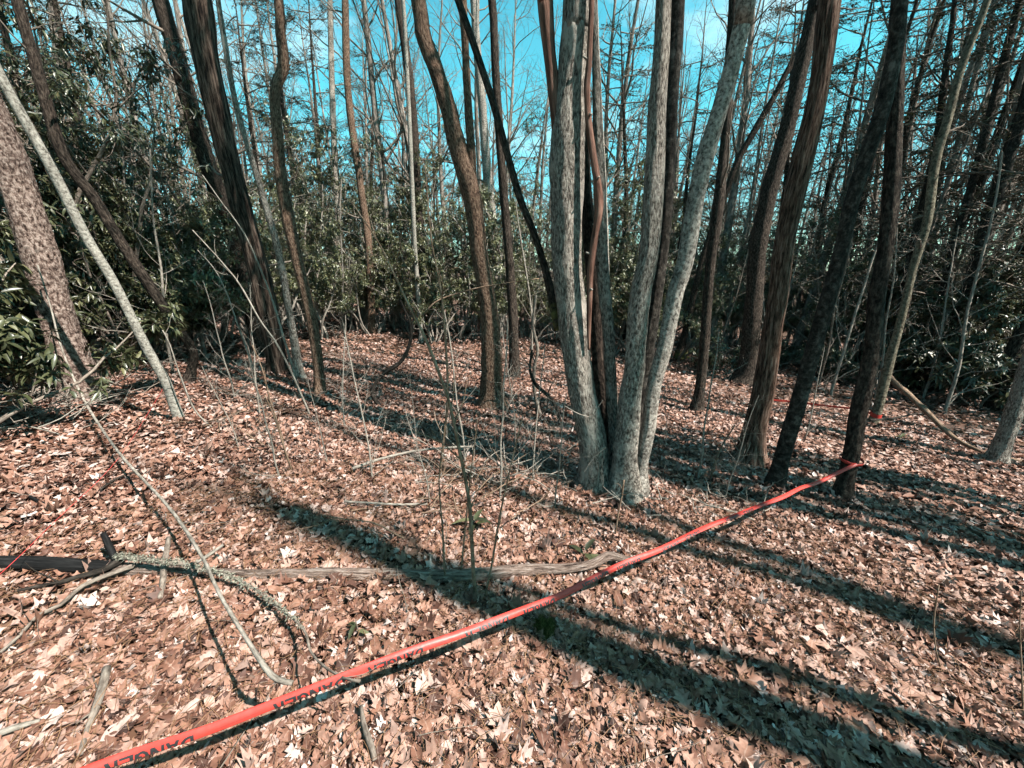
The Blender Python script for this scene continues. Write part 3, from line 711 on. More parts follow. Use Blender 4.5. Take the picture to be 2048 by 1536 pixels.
tree('tree', 'thin dark trunk slanting steeply across the blue gap right of the palest stem', [(1362, 700, 15), (1385, 600, 13), (1410, 500, 13), (1444, 410, 13), (1474, 325, 14), (1512, 256, 15), (1550, 190, 14), (1587, 120, 13), (1660, 0, 12)], 'dark', 12, seed=19, ns=12, base=np.array([*place(1362, 11.0), -1.2]), limbs=4, limb_lo=2.5, limb_hi=8)
tree('tree', 'leftmost of three slim rim lit trunks among dark leaves at the right', [(1812, 752, 16), (1824, 690, 15), (1843, 600, 15), (1868, 480, 15), (1905, 330, 15), (1945, 171, 15), (1990, 0, 15)], 'grey', 12, seed=20, ns=12, limbs=4, limb_lo=2)
tree('tree', 'middle of three slim rim lit trunks among dark leaves at the right', [(1828, 776, 24), (1845, 715, 21), (1881, 602, 20), (1915, 470, 20), (1955, 330, 20), (1992, 180, 20), (2040, 0, 20)], 'dark_patchy', 12, seed=21, ns=14, limbs=4, limb_lo=2)
tree('tree', 'rightmost and thickest of three slim rim lit trunks among dark leaves at the right', [(1856, 786, 30), (1880, 720, 27), (1930, 595, 26), (1970, 470, 26), (2015, 330, 26), (2060, 180, 26), (2110, 0, 26)], 'dark_patchy', 12, seed=22, ns=14, limbs=4, limb_lo=2)
def far_trunk(label, pts, D, mat, seed, w=12, limbs=5):
    x, y = place(pts[0][0], D)
    tree('tree', label, pts, mat, 14, seed=seed, base=np.array([x, y, float(ground_z(x, y))]), ns=12, limbs=limbs, limb_lo=2.5, limb_hi=9, limb_len=1.2)
far_trunk('slim wavy reddish trunk right of the crooked brown trunk', [(745, 690, 16), (738, 500, 15), (724, 395, 15), (717, 340, 15), (704, 256, 15), (695, 170, 15), (692, 85, 15), (690, 0, 14)], 11.5, 'brown', 30)
far_trunk('thin white stem standing against a dark trunk, centre left', [(843, 680, 9), (834, 560, 9), (828, 460, 9), (823, 340, 9), (817, 205, 9), (812, 100, 8), (806, 0, 8)], 10.5, 'sapling_pale', 31, limbs=2)
far_trunk('dark straight trunk just behind the thin white stem', [(858, 690, 17), (846, 540, 16), (836, 400, 16), (827, 240, 17), (815, 130, 17), (797, 0, 18)], 12.5, 'dark', 32)
far_trunk('pale smooth trunk right of the forked brown trunk, high up', [(1000, 690, 18), (985, 450, 18), (974, 340, 18), (964, 205, 17), (953, 85, 16), (948, 0, 15)], 12.0, 'pale', 33)
far_trunk('slim pale trunk against the sky left of the reddish wavy trunk', [(690, 690, 12), (678, 480, 12), (670, 330, 12), (664, 170, 12), (660, 0, 11)], 13.0, 'grey', 34)
far_trunk('thin trunk between the two pale stems at the top of the photo', [(1212, 690, 18), (1208, 450, 17), (1196, 200, 16), (1188, 0, 15)], 9.0, 'pale', 35, limbs=2)

# trees to the right of the frame: only their shadows reach the picture
for i, (px, py, t, w, h) in enumerate([(1750, 1440, 4.2, 0.17, 13), (2000, 1500, 6.8, 0.10, 11), (1900, 1112, 5.5, 0.10, 13), (1950, 1225, 3.4, 0.07, 11), (2030, 1010, 5.0, 0.12, 13), (1985, 880, 7.0, 0.12, 13), (1500, 1040, 9.5, 0.14, 14), (1250, 900, 8.5, 0.11, 13), (1000, 900, 10.5, 0.13, 14), (1700, 930, 6.0, 0.10, 12), (850, 860, 12.0, 0.12, 14), (1600, 860, 8.5, 0.13, 13), (1080, 800, 10.0, 0.08, 14), (980, 770, 12.0, 0.09, 15), (760, 790, 13.0, 0.10, 16), (1150, 860, 8.0, 0.06, 12), (1420, 900, 7.0, 0.06, 11), (1800, 1000, 4.5, 0.05, 10), (1900, 1060, 6.5, 0.06, 12), (1650, 1075, 7.5, 0.06, 12), (1980, 960, 6.0, 0.07, 12), (1560, 820, 10.0, 0.09, 14), (600, 830, 12.5, 0.09, 15), (500, 780, 15.0, 0.10, 17)]):
    p = hit(px, py); x, y = p[0] + 0.875 * t, p[1] - 0.485 * t
    cl = hit(1222, 985); off = (x - cl[0]) * 0.485 + (y - cl[1]) * 0.875
    if abs(off) < 0.45: x, y = x + 0.485 * 0.75 * (1 if off >= 0 else -1), y + 0.875 * 0.75 * (1 if off >= 0 else -1)
    z = float(ground_z(x, y)); g = np.random.default_rng(300 + i); h = max(h, 1.6 * (t + 3.5))
    root = thing('tree', 'bare tree standing beyond the right edge of the photograph', 'tree', (x, y, z), 'trees beyond the right edge')
    P, _ = wander((0, 0, -0.2), (0, 0, 1), h * 0.74, 10, g, 0.02, 0.02)
    mb = MB(); W = np.concatenate([P, np.linspace(w * 1.1, w * 0.55, len(P))[:, None]], 1); S = stem(mb, W, 300 + i, 0.06, 5, 7, 18, 0.12)
    put('trunk', mb.mesh('trunk', M['grey']), root)
    put('crown', CROWNS[i % 3], root, S[-1, :3] - np.array([0, 0, 0.3]), 0, h * 0.24 / 6)

# ------------------------------------------------------------------ evergreen shrubs
def leaves(mb, base, d, nrm, L, W, g, curve=0.25, four=True):
    N = len(base)
    s = np.cross(d, nrm); s /= np.linalg.norm(s, axis=1, keepdims=True) + 1e-9
    nrm = np.cross(s, d)
    tpl = np.array([(0, 0, 0), (-.5, .33, .10), (-.42, .68, .08), (0, 1, -.06), (.42, .68, .08), (.5, .33, .10), (0, .5, 0)])
    tri = np.array([(0, 6, 1), (1, 6, 2), (2, 6, 3), (3, 6, 4), (4, 6, 5), (5, 6, 0)])
    if not four:
        tpl = tpl[[0, 1, 3, 5]]; tpl[1, 1] = tpl[3, 1] = 0.5; tri = np.array([(0, 3, 2), (0, 2, 1)])
    cv = (g.normal(curve, 0.15, N))[:, None]
    z = tpl[None, :, 2] * W[:, None] * 2 - cv * L[:, None] * tpl[None, :, 1] ** 2
    v = base[:, None] + tpl[None, :, 1, None] * L[:, None, None] * d[:, None] + tpl[None, :, 0, None] * W[:, None, None] * s[:, None] + z[..., None] * nrm[:, None]
    nv = len(tpl)
    mb.add(v.reshape(-1, 3), None, (tri[None] + (np.arange(N) * nv)[:, None, None]).reshape(-1, 3), None, np.repeat(g.beta(1.6, 1.8, N), nv))
def unit(a): return a / (np.linalg.norm(a, axis=-1, keepdims=True) + 1e-9)

def shrub_mesh(seed, H, spread, nst, Ll, Lw, k, droop, bare=0.25, stem_mat='twig', leaf='laurel', depth=2, extra=1.0):
    g = np.random.default_rng(seed); sm = MB(); fm = MB(); ends = []
    for i in range(nst):
        a = g.uniform(0, 2 * math.pi); lean = g.uniform(0.1, 0.55) * spread
        P, d = wander((0.12 * math.cos(a), 0.12 * math.sin(a), -0.1), unit(np.array([lean * math.cos(a), lean * math.sin(a), 1.0])), H * g.uniform(0.65, 1.05), 12, g, 0.17, 0.05)
        r0 = 0.012 + 0.007 * H
        tube(sm, P, np.linspace(r0, 0.006, len(P)), 6, float(g.random()), False)
        ends.append((P[-1], d, 2))
        grow(sm, P, r0, depth, g, 0.34, (int(9 * extra), int(13 * extra)), (30, 70), 0.2, 0.03, bare, ends, 0.1, float(g.random()))
    B, D, Nn = [], [], []
    for p, d, dep in ends:
        if p[2] < H * bare * 0.75: continue
        m = int(g.integers(k - 2, k + 3))
        az = np.arange(m) * 2 * math.pi / m + g.uniform(0, 6.28)
        u = np.cross(d, [0, 0, 1.0]); u = unit(u) if np.linalg.norm(u) > 0.05 else np.array([1.0, 0, 0]); w = np.cross(d, u)
        out = np.cos(az)[:, None] * u + np.sin(az)[:, None] * w
        dd = unit(out + d * g.uniform(0.1, 0.7, m)[:, None] + np.array([0, 0, -droop]) * g.uniform(0.2, 1.3, m)[:, None])
        B.append(p + d * g.uniform(-0.05, 0.03, m)[:, None]); D.append(dd)
        Nn.append(unit(np.array([0, 0, 1.0]) + 0.6 * d + g.normal(0, 0.35, (m, 3))))
    B, D, Nn = np.concatenate(B), np.concatenate(D), np.concatenate(Nn)
    leaves(fm, B, D, Nn, g.uniform(0.65, 1.2, len(B)) * Ll, g.uniform(0.7, 1.15, len(B)) * Lw, g)
    return sm.mesh('stems', M[stem_mat]), fm.mesh('foliage', M[leaf])
def shrub(name, label, cat, var, x, y, rz, sc, group):
    z = float(ground_z(x, y))
    r = thing(name, label, cat, (x, y, z), group, rz, sc)
    put('stems', var[0], r); put('foliage', var[1], r)
    return r
LAUREL = [shrub_mesh(400 + i, 2.9, 1.0, 6, 0.068, 0.026, 7, 0.35, 0.32, 'twig_pale', 'laurel') for i in range(4)]
BIG = [shrub_mesh(480 + i, 4.6, 0.75, 6, 0.070, 0.027, 7, 0.35, 0.25, 'twig_pale', 'laurel', 2, 1.0) for i in range(3)]
RHODO = [shrub_mesh(420 + i, 2.7, 1.1, 5, 0.14, 0.042, 7, 0.75, 0.22, 'twig', 'rhodo') for i in range(3)]
TALL = [shrub_mesh(440 + i, 5.6, 0.55, 5, 0.11, 0.030, 6, 0.8, 0.30, 'twig', 'rhodo', 2, 0.8) for i in range(3)]
LOW = [shrub_mesh(460 + i, 1.2, 1.5, 6, 0.13, 0.042, 7, 0.5, 0.15, 'twig', 'rhodo', 1, 0.9) for i in range(2)]

g = np.random.default_rng(77)
ORD = ['leftmost', 'second from left', 'third from left', 'fourth from left', 'fifth from left', 'sixth from left', 'seventh from left', 'eighth from left']
def nth(label, i, spots):
    if len(spots) > 8: return label
    k = sorted(range(len(spots)), key=lambda q: spots[q][0]).index(i)
    return label + ', ' + ('rightmost' if k == len(spots) - 1 else ORD[k])
def shrub_row(name, cat, variants, label, group, spots):
    for i, (px, D, sc) in enumerate(spots):
        x, y = place(px, D)
        shrub(name, nth(label, i, spots), cat, variants[i % len(variants)], x, y, g.uniform(0, 6.28), sc, group)
def jit(a, b, n, d0, d1, s0, s1):
    return [(a + (b - a) * (i + g.uniform(0.1, 0.9)) / n, g.uniform(d0, d1), g.uniform(s0, s1)) for i in range(n)]
shrub_row('rhododendron', 'shrub', TALL, 'tall rhododendron with drooping dark leaves behind the scaly pine', 'tall rhododendrons at the left', [(-190, 7.6, 1.0), (-60, 8.4, 1.0), (20, 10.2, 0.95), (95, 8.8, 0.95), (185, 9.6, 0.95), (265, 9.0, 0.85), (330, 11.0, 1.0), (415, 10.6, 0.8)])
shrub_row('rhododendron', 'shrub', TALL, 'tall far rhododendron near the leaning pair', 'tall rhododendrons left of centre', [(240, 13.0, 1.0), (480, 13.2, 0.75), (585, 14.0, 0.7)])
shrub_row('rhododendron', 'shrub', RHODO, 'rhododendron with long green leaves low beside the scaly pine', 'rhododendrons beside the pine', [(-330, 5.2, 0.8), (-95, 6.9, 0.75), (40, 8.2, 0.85), (235, 8.4, 0.8), (-290, 5.6, 0.9)])
shrub_row('mountain_laurel', 'shrub', LAUREL, 'mountain laurel between the pale sapling and the leaning pair', 'laurels left of the leaning pair', jit(180, 500, 7, 8.8, 11.0, 0.9, 1.15))
shrub_row('mountain_laurel', 'shrub', LAUREL, 'mountain laurel in the thicket left of the forked trunk', 'laurels left of centre', jit(560, 960, 9, 10.4, 12.5, 0.85, 1.1))
shrub_row('mountain_laurel', 'shrub', BIG, 'large mountain laurel at the back of the thicket left of the forked trunk', 'large laurels left of centre', jit(540, 980, 11, 11.8, 15.5, 0.95, 1.3))
shrub_row('mountain_laurel', 'shrub', LAUREL, 'mountain laurel in the thicket behind the pale tree', 'laurels behind the centre tree', jit(960, 1400, 8, 10.6, 13.0, 0.85, 1.1))
shrub_row('mountain_laurel', 'shrub', BIG, 'large mountain laurel at the back of the thicket behind the pale tree', 'large laurels behind the centre tree', jit(980, 1420, 11, 12.5, 17.0, 0.85, 1.2))
shrub_row('mountain_laurel', 'shrub', LAUREL + BIG[:2], 'mountain laurel in the shade behind the reddish and patchy trunks', 'laurels behind the right trunks', jit(1400, 1760, 12, 13.0, 20.0, 0.85, 1.1))
shrub_row('mountain_laurel', 'shrub', LAUREL, 'mountain laurel bush deep in the shade at the right', 'laurels at the far right', jit(1760, 2200, 9, 14.0, 19.0, 1.0, 1.4))
shrub_row('rhododendron', 'shrub', LOW + RHODO[:1], 'low glossy rhododendron among the slim rim lit trunks', 'low rhododendrons at the right', [(1690, 12.4, 0.9), (1765, 12.0, 0.9), (1850, 12.6, 0.75), (1900, 12.0, 1.3), (1965, 12.4, 1.3), (2030, 11.6, 0.85), (2090, 11.5, 1.3), (1940, 13.6, 0.95)])
shrub_row('rhododendron', 'shrub', LOW, 'low dark shrub under the grey trunk behind the reddish stringy trunk', 'low shrubs behind the reddish trunk', [(1440, 9.8, 0.8), (1480, 10.4, 0.9), (1600, 12.8, 0.9)])

# ------------------------------------------------------------------ hollies and pines
def holly_mesh(seed, H, nb, blen, Ll=0.06, Lw=0.028, leaf='holly', low=0.22, sag=-0.02):
    g = np.random.default_rng(seed); tm, bm_, fm = MB(), MB(), MB(); ends = []
    P, _ = wander((0, 0, -0.2), (0, 0, 1), H, 16, g, 0.035, 0.03)
    tube(tm, P, np.linspace(0.011 * H + 0.02, 0.01, len(P)), 10, float(g.random()), False)
    B, D, Nn = [], [], []
    for k in range(nb):
        t = low + (1 - low) * (k + g.random()) / nb
        f = min(t, 0.995) * (len(P) - 1); i = int(f); p = P[i] + (P[i + 1] - P[i]) * (f - i)
        a = k * 2.4 + g.uniform(-0.4, 0.4)
        L = blen * g.uniform(0.6, 1.15) * (1.1 - 0.75 * t)
        Q, dd = wander(p, unit(np.array([math.cos(a), math.sin(a), g.uniform(-0.05, 0.35)])), L, 9, g, 0.10, sag)
        tube(bm_, Q, np.linspace(0.018, 0.004, len(Q)), 4, float(g.random()), False)
        for q in range(int(10 + 5 * L)):
            fq = g.uniform(0.25, 1.0) * (len(Q) - 1.01); j = int(fq); o = Q[j] + (Q[j + 1] - Q[j]) * (fq - j)
            d0 = unit(Q[j + 1] - Q[j]); s0 = unit(np.cross(d0, [0, 0, 1.0]))
            sg = 1 if g.random() < 0.5 else -1
            T, d2 = wander(o, unit(d0 * g.uniform(0.5, 1.1) + sg * s0 + np.array([0, 0, g.normal(0, 0.18)])), g.uniform(0.18, 0.5), 4, g, 0.12, -0.02)
            tube(bm_, T, np.linspace(0.004, 0.002, len(T)), 3, 0.3, False)
            m = int(g.integers(7, 13)); tt = np.linspace(0.15, 1, m) * (len(T) - 1.01); jj = tt.astype(int)
            pp = T[jj] + (T[jj + 1] - T[jj]) * (tt - jj)[:, None]
            s2 = unit(np.cross(d2, [0, 0, 1.0])); alt = np.where(np.arange(m) % 2, 1, -1)[:, None]
            B.append(pp); D.append(unit(d2 * 0.8 + s2 * alt + g.normal(0, 0.3, (m, 3)))); Nn.append(unit(np.array([0, 0, 1.0]) + g.normal(0, 0.4, (m, 3))))
    B, D, Nn = np.concatenate(B), np.concatenate(D), np.concatenate(Nn)
    leaves(fm, B, D, Nn, g.uniform(0.7, 1.2, len(B)) * Ll, g.uniform(0.7, 1.15, len(B)) * Lw, g, 0.1, four=False)
    return tm.mesh('trunk', M['dark']), bm_.mesh('branches', M['twig']), fm.mesh('foliage', M[leaf])
HOLLY = [holly_mesh(500 + i, 8.5, 32, 2.5, 0.062, 0.028) for i in range(3)]
def holly(label, group, px, D, sc, i):
    x, y = place(px, D); r = thing('holly_tree', label, 'tree', (x, y, float(ground_z(x, y))), group, g.uniform(0, 6.28), sc)
    v = HOLLY[i % 3]; put('trunk', v[0], r); put('branches', v[1], r); put('foliage', v[2], r)
for base, grp, spots in [
    ('holly with flat layered sprays of dark leaves at the right', 'hollies at the right', [(1835, 13.0, 1.2), (1960, 12.6, 1.2), (2090, 11.6, 1.2), (1900, 15.5, 1.35), (2020, 14.5, 1.3), (2170, 13.0, 1.3), (1760, 15.5, 1.25), (2130, 17.0, 1.5)]),
    ('holly seen between the reddish and the mossy trunk', 'hollies between the right trunks', [(1560, 15.5, 1.2), (1640, 18.0, 1.4), (1700, 15.0, 1.25), (1490, 19.0, 1.4), (1430, 22.0, 1.5)]),
    ('holly seen between the stems of the pale tree', 'hollies behind the pale tree', [(1255, 14.5, 1.15), (1345, 15.5, 1.1), (1235, 19.0, 1.3), (1060, 21.0, 1.2)]),
    ('holly beside the crooked brown trunk', 'hollies left of centre', [(615, 15.5, 1.2), (672, 18.0, 1.3), (530, 17.5, 1.2), (745, 21.0, 1.3), (880, 24.0, 1.2)]),
    ('holly above the tall rhododendrons at the left', 'hollies at the left', [(40, 12.5, 1.1), (250, 14.5, 1.15), (-140, 10.5, 1.0), (140, 11.5, 1.0)])]:
    for i, (px, D, sc) in enumerate(spots): holly(nth(base, i, spots), grp, px, D, sc, i)
# unseen hollies added behind and beside the camera to block sky light
for i in range(20):
    a = R(66 + 232 * i / 19.0); side = i > 7; D = (9.5 if side else 12.0) + 3.5 * ((i * 7) % 5) / 4
    x, y = D * math.sin(a), D * math.cos(a)
    r = thing('holly_tree', 'unseen evergreen holly added around the camera to block sky light', 'tree', (x, y, float(ground_z(x, y))), 'unseen hollies added to block sky light', i * 1.7, 2.0 if side else 1.15)
    v = HOLLY[i % 3]; put('trunk', v[0], r); put('branches', v[1], r); put('foliage', v[2], r)

def pine_mesh(seed, H):
    g = np.random.default_rng(seed); tm, fm = MB(), MB()
    P, _ = wander((0, 0, -0.2), (0, 0, 1), H, 14, g, 0.02, 0.03)
    tube(tm, P, np.linspace(0.2, 0.02, len(P)), 10, 0.5, False)
    B, D = [], []
    for k in range(34):
        t = 0.45 + 0.55 * (k + g.random()) / 34; f = min(t, 0.99) * (len(P) - 1); i = int(f); p = P[i]
        a = g.uniform(0, 6.28); L = H * 0.22 * (1.25 - t) * g.uniform(0.6, 1.2)
        Q, d = wander(p, unit(np.array([math.cos(a), math.sin(a), 0.3])), L, 6, g, 0.15, 0.04)
        tube(tm, Q, np.linspace(0.04, 0.008, len(Q)), 4, 0.3, False)
        for q in range(12):
            j = int(g.integers(2, len(Q))); c = Q[j] + g.normal(0, 0.22, 3); m = 16
            dd = unit(g.normal(0, 1, (m, 3)) + np.array([0, 0, 0.5])); B.append(np.repeat(c[None], m, 0)); D.append(dd)
    B, D = np.concatenate(B), np.concatenate(D)
    leaves(fm, B, D, unit(g.normal(0, 1, B.shape)), g.uniform(0.14, 0.26, len(B)), np.full(len(B), 0.022), g, 0.1, four=False)
    return tm.mesh('trunk', M['far']), fm.mesh('foliage', M['pine_needles'])
PINES = [pine_mesh(600, 13), pine_mesh(601, 15)]
for i, (px, D, sc) in enumerate([(485, 36, 1.0), (590, 42, 0.95), (735, 40, 1.0), (780, 45, 1.1), (905, 48, 0.9), (1405, 34, 0.8), (1040, 46, 0.9)]):
    x, y = place(px, D)
    r = thing('pine_tree', 'distant yellowish green pine crown against the blue sky', 'tree', (x, y, float(ground_z(x, y))), 'distant pines', g.uniform(0, 6.28), sc)
    put('trunk', PINES[i % 2][0], r); put('foliage', PINES[i % 2][1], r)

# ------------------------------------------------------------------ bare trees of the wood behind
def bare_mesh(seed, H, r, nb, low):
    g = np.random.default_rng(seed); tm = MB(); cm = MB()
    P, _ = wander((0, 0, -0.3), (0, 0, 1), H, 18, g, 0.028, 0.02)
    tube(tm, P, np.linspace(r, 0.012, len(P)), 9, float(g.random()), False)
    for k in range(nb):
        t = low + (1 - low) * (k + g.random()) / nb * 0.97
        f = t * (len(P) - 1); i = min(int(f), len(P) - 2); p = P[i] + (P[i + 1] - P[i]) * (f - i)
        Q, _ = wander(p, side_dir(np.array([0, 0, 1.0]), g, 25, 65), H * 0.26 * g.uniform(0.5, 1.2) * (1.2 - 0.8 * t), 8, g, 0.14, 0.05)
        r1 = r * (1 - 0.85 * t) * g.uniform(0.3, 0.5)
        tube(cm, Q, np.linspace(r1, 0.004, len(Q)), 4, float(g.random()), False)
        grow(cm, Q, r1, 2, g, 0.5, (4, 8), (25, 60), 0.15, 0.03, rnd=float(g.random()))
    return tm.mesh('trunk', M['far']), cm.mesh('crown', M['twig'])
BARE = [bare_mesh(700 + i, H, r, nb, low) for i, (H, r, nb, low) in enumerate([(13, 0.12, 22, 0.25), (15, 0.15, 24, 0.3), (11, 0.08, 22, 0.18), (9, 0.055, 20, 0.12), (14, 0.13, 26, 0.22)])]
ZONES = [(-1e9, 330, 'behind the scaly pine'), (330, 640, 'around the leaning pair'), (640, 980, 'left of the forked trunk'),
         (980, 1330, 'behind the pale tree'), (1330, 1640, 'right of the palest stem'), (1640, 1e9, 'behind the mossy trunk')]
def zone(px): return [z for z in ZONES if z[0] <= px < z[1]][0][2]
def bare(px, D, sc, i, far):
    x, y = place(px, D); zz = zone(px)
    kind = 'slender bare grey tree far off in the wood ' if far else 'bare grey tree in the middle distance '
    r = thing('bare_tree', kind + zz, 'tree', (x, y, float(ground_z(x, y))), ('far bare trees ' if far else 'bare trees ') + zz, g.uniform(0, 6.28), sc)
    v = BARE[i % 5]; put('trunk', v[0], r); put('crown', v[1], r)
    r.rotation_euler = (g.normal(0, 0.035), g.normal(0, 0.035), g.uniform(0, 6.28))
for i, (px, D, sc) in enumerate(jit(-150, 2200, 105, 13, 24, 0.7, 1.1)): bare(px, D, sc, i, False)
for i, (px, D, sc) in enumerate(jit(-150, 2200, 125, 25, 44, 0.9, 1.3)): bare(px, D, sc, i + 2, True)
for i, (px, D, sc) in enumerate(jit(-100, 2150, 60, 45, 75, 0.85, 1.2)): bare(px, D, sc, i + 1, True)

UNDER = [crown_mesh(750 + i, 4.2, 0.028, 3, (3, 6), 16, 'twig_pale' if i else 'twig', ratio=0.32) for i in range(3)]
for lab, grp, spots in [('thin bare bush in the thicket left of the forked trunk', 'bare bushes left of centre', jit(560, 960, 9, 9.8, 13.5, 0.7, 1.1)),
                        ('thin bare bush in the thicket behind the pale tree', 'bare bushes behind the pale tree', jit(1000, 1400, 7, 9.8, 13.5, 0.7, 1.0)),
                        ('thin bare bush near the leaning pair', 'bare bushes near the leaning pair', jit(170, 520, 7, 7.4, 10.0, 0.7, 1.0)),
                        ('thin bare bush among the trunks at the right', 'bare bushes at the right', jit(1440, 2040, 9, 9.5, 14.0, 0.7, 1.1))]:
    for i, (px, D, sc) in enumerate(spots):
        x, y = place(px, D)
        tag(put('bare_bush', UNDER[i % 3], None, (x, y, float(ground_z(x, y)) - 0.05), g.uniform(0, 6.28), sc), nth(lab, i, spots), 'bush', grp)

# ------------------------------------------------------------------ saplings and twigs in the clearing
def px_stick(name, label, cat, pts, mat, hs=None, ts=None, ns=7, group=None, rnd=0.6, twigs=0, seed=1, plane=None, tlen=0.2):
    """A stick along photo pixels: heights above ground per point, or standing in the plane of its foot."""
    g = np.random.default_rng(seed)
    if ts is not None:
        F = []
        for (x, y, w), t in zip(pts, ts):
            gq = hit(x, y, 0.05) if y > 790 else EYE + ray(x, y) * 1e3; d = ray(x, y); t = min(t, (gq[1] - EYE[1]) / d[1]); p = EYE + d * t; F.append((*p, 0.5 * px_size(w, p)))
        F = np.array(F)
    elif hs is None:
        b = hit(pts[0][0], pts[0][1]) if plane is None else plane
        F = np.array([(*on_plane(x, y, b), 0.5 * px_size(w, on_plane(x, y, b))) for x, y, w in pts])
    else:
        F = []
        for (x, y, w), h in zip(pts, hs):
            p = hit(x, y, h); F.append((*p, 0.5 * px_size(w, p)))
        F = np.array(F)
    o = F[0, :3].copy(); F[:, :3] -= o
    mb = MB(); S = spline(F, 0.05); S[:, 3] = np.maximum(S[:, 3], 0.0016)
    tube(mb, S[:, :3], S[:, 3], ns, rnd, True, bark_shape(seed, 0.14, 3.0, 9, 0.16))
    ob = tag(put(name, mb.mesh(name, M[mat]), None, o), label, cat, group)
    for k in range(twigs):
        i = int(g.uniform(0.25, 0.97) * (len(S) - 1)); d = unit(S[min(i + 1, len(S) - 1), :3] - S[max(i - 1, 0), :3])
        Q, _ = wander(S[i, :3], side_dir(d, g, 25, 60), tlen * g.uniform(0.5, 1.5), 6, g, 0.14, 0.03)
        mb = MB(); r1 = max(0.0018, S[i, 3] * 0.5)
        tube(mb, Q, np.linspace(r1, 0.0012, len(Q)), 4, rnd, False); grow(mb, Q, r1, 1, g, 0.5, (1, 4), (25, 55), 0.15, 0.02, rnd=rnd)
        put('twig', mb.mesh('twig', M[mat]), ob)
    return ob

px_stick('sapling', 'tall thin tan sapling rising from the leaves beside the fallen log', 'sapling', [(952, 1195, 9), (947, 1148, 8), (941, 1040, 8), (936, 989, 7), (916, 886, 7), (899, 808, 6), (888, 773, 6), (851, 678, 6), (817, 609, 5), (765, 500, 4), (738, 455, 3), (700, 400, 2)], 'twig_tan', ns=8, twigs=7, seed=51, tlen=0.22)
px_stick('sapling', 'straight thin grey sapling just right of the tall tan sapling', 'sapling', [(880, 950, 5), (893, 830, 5), (895, 760, 5), (888, 640, 4), (880, 570, 4), (866, 500, 3), (858, 430, 3), (850, 330, 2)], 'twig_tan', ns=6, twigs=5, seed=52)
px_stick('sapling', 'reddish thin shoot standing right of the tall tan sapling above the tape', 'sapling', [(968, 1200, 4), (985, 1120, 4), (1000, 1030, 4), (1022, 930, 3), (1038, 860, 3), (1046, 830, 2)], 'twig_tan', ns=5, twigs=3, seed=53, tlen=0.1)
px_stick('sapling', 'arching thin stem crossing before the forked brown trunk', 'sapling', [(842, 634, 3), (870, 605, 3), (905, 590, 3), (960, 575, 3), (1020, 565, 2), (1078, 557, 2)], 'twig_tan', ns=5, seed=54, plane=np.array([*place(900, 4.3), -0.2]))
px_stick('bent_branch', 'long pale thin branch arching from the scaly pine down to the near leaves', 'branch', [(75, 530, 4), (100, 610, 4), (118, 680, 5), (140, 740, 5), (168, 800, 6), (205, 860, 6), (250, 920, 7), (305, 978, 7), (350, 1030, 7), (402, 1110, 8), (440, 1190, 9), (488, 1270, 10), (530, 1335, 12), (556, 1360, 12), (585, 1366, 10)], 'twig_pale', ts=[3.75, 3.8, 3.8, 3.8, 3.75, 3.3, 2.85, 2.45, 2.2, 1.85, 1.6, 1.42, 1.3, 1.3, 1.3], ns=8, seed=55)
for i, (pts, lab) in enumerate([
    ([(600, 790, 7), (575, 700, 6), (548, 610, 5), (530, 560, 4), (490, 470, 4), (440, 400, 3), (405, 350, 3)], 'pale forked sapling before the large leaning trunk'),
    ([(620, 830, 5), (590, 760, 5), (555, 690, 5), (520, 640, 4), (480, 570, 4), (440, 520, 3), (385, 460, 3)], 'pale slender sapling slanting left of the large leaning trunk'),
    ([(515, 760, 6), (490, 690, 5), (465, 620, 4), (455, 590, 4), (430, 540, 3), (395, 500, 2)], 'short pale sapling under the leaning pair'),
    ([(430, 860, 4), (390, 820, 4), (360, 750, 4), (340, 690, 3), (325, 660, 3)], 'thin pale shoot just right of the slanting pale sapling'),
    ([(575, 925, 5), (560, 860, 4), (540, 800, 4), (525, 740, 3), (505, 690, 3)], 'thin shoot standing in the long shadow left of centre'),
    ([(585, 945, 4), (570, 900, 4), (550, 840, 3), (530, 790, 3)], 'short shoot in the long shadow left of centre'),
    ([(890, 1165, 4), (885, 1060, 4), (878, 960, 3), (890, 850, 3)], 'upright grey shoot left of the tall tan sapling'),
    ([(920, 1160, 4), (930, 1060, 4), (940, 960, 3), (950, 880, 3), (955, 840, 2)], 'upright pale shoot right at the tall tan sapling'),
    ([(1230, 1075, 4), (1236, 1030, 4), (1244, 990, 4), (1248, 960, 3)], 'short pale stick before the foot of the pale tree'),
    ([(1885, 1345, 5), (1872, 1300, 4), (1868, 1240, 4), (1878, 1170, 3)], 'thin bare shoot rising from the sunlit leaves at the right'),
    ([(2046, 1440, 6), (2044, 1360, 5), (2040, 1260, 4), (2042, 1180, 3)], 'thin dark shoot at the right edge of the near leaves'),
    ([(1420, 960, 4), (1440, 900, 4), (1470, 850, 3)], 'thin bent shoot right of the palest stem'),
]):
    px_stick('sapling', lab, 'sapling', pts, 'twig_pale' if i < 4 else 'twig_tan', ns=5, twigs=(4, 4, 4, 3, 4, 3, 3, 4, 2, 2, 1, 2)[i], seed=560 + i, tlen=0.16)

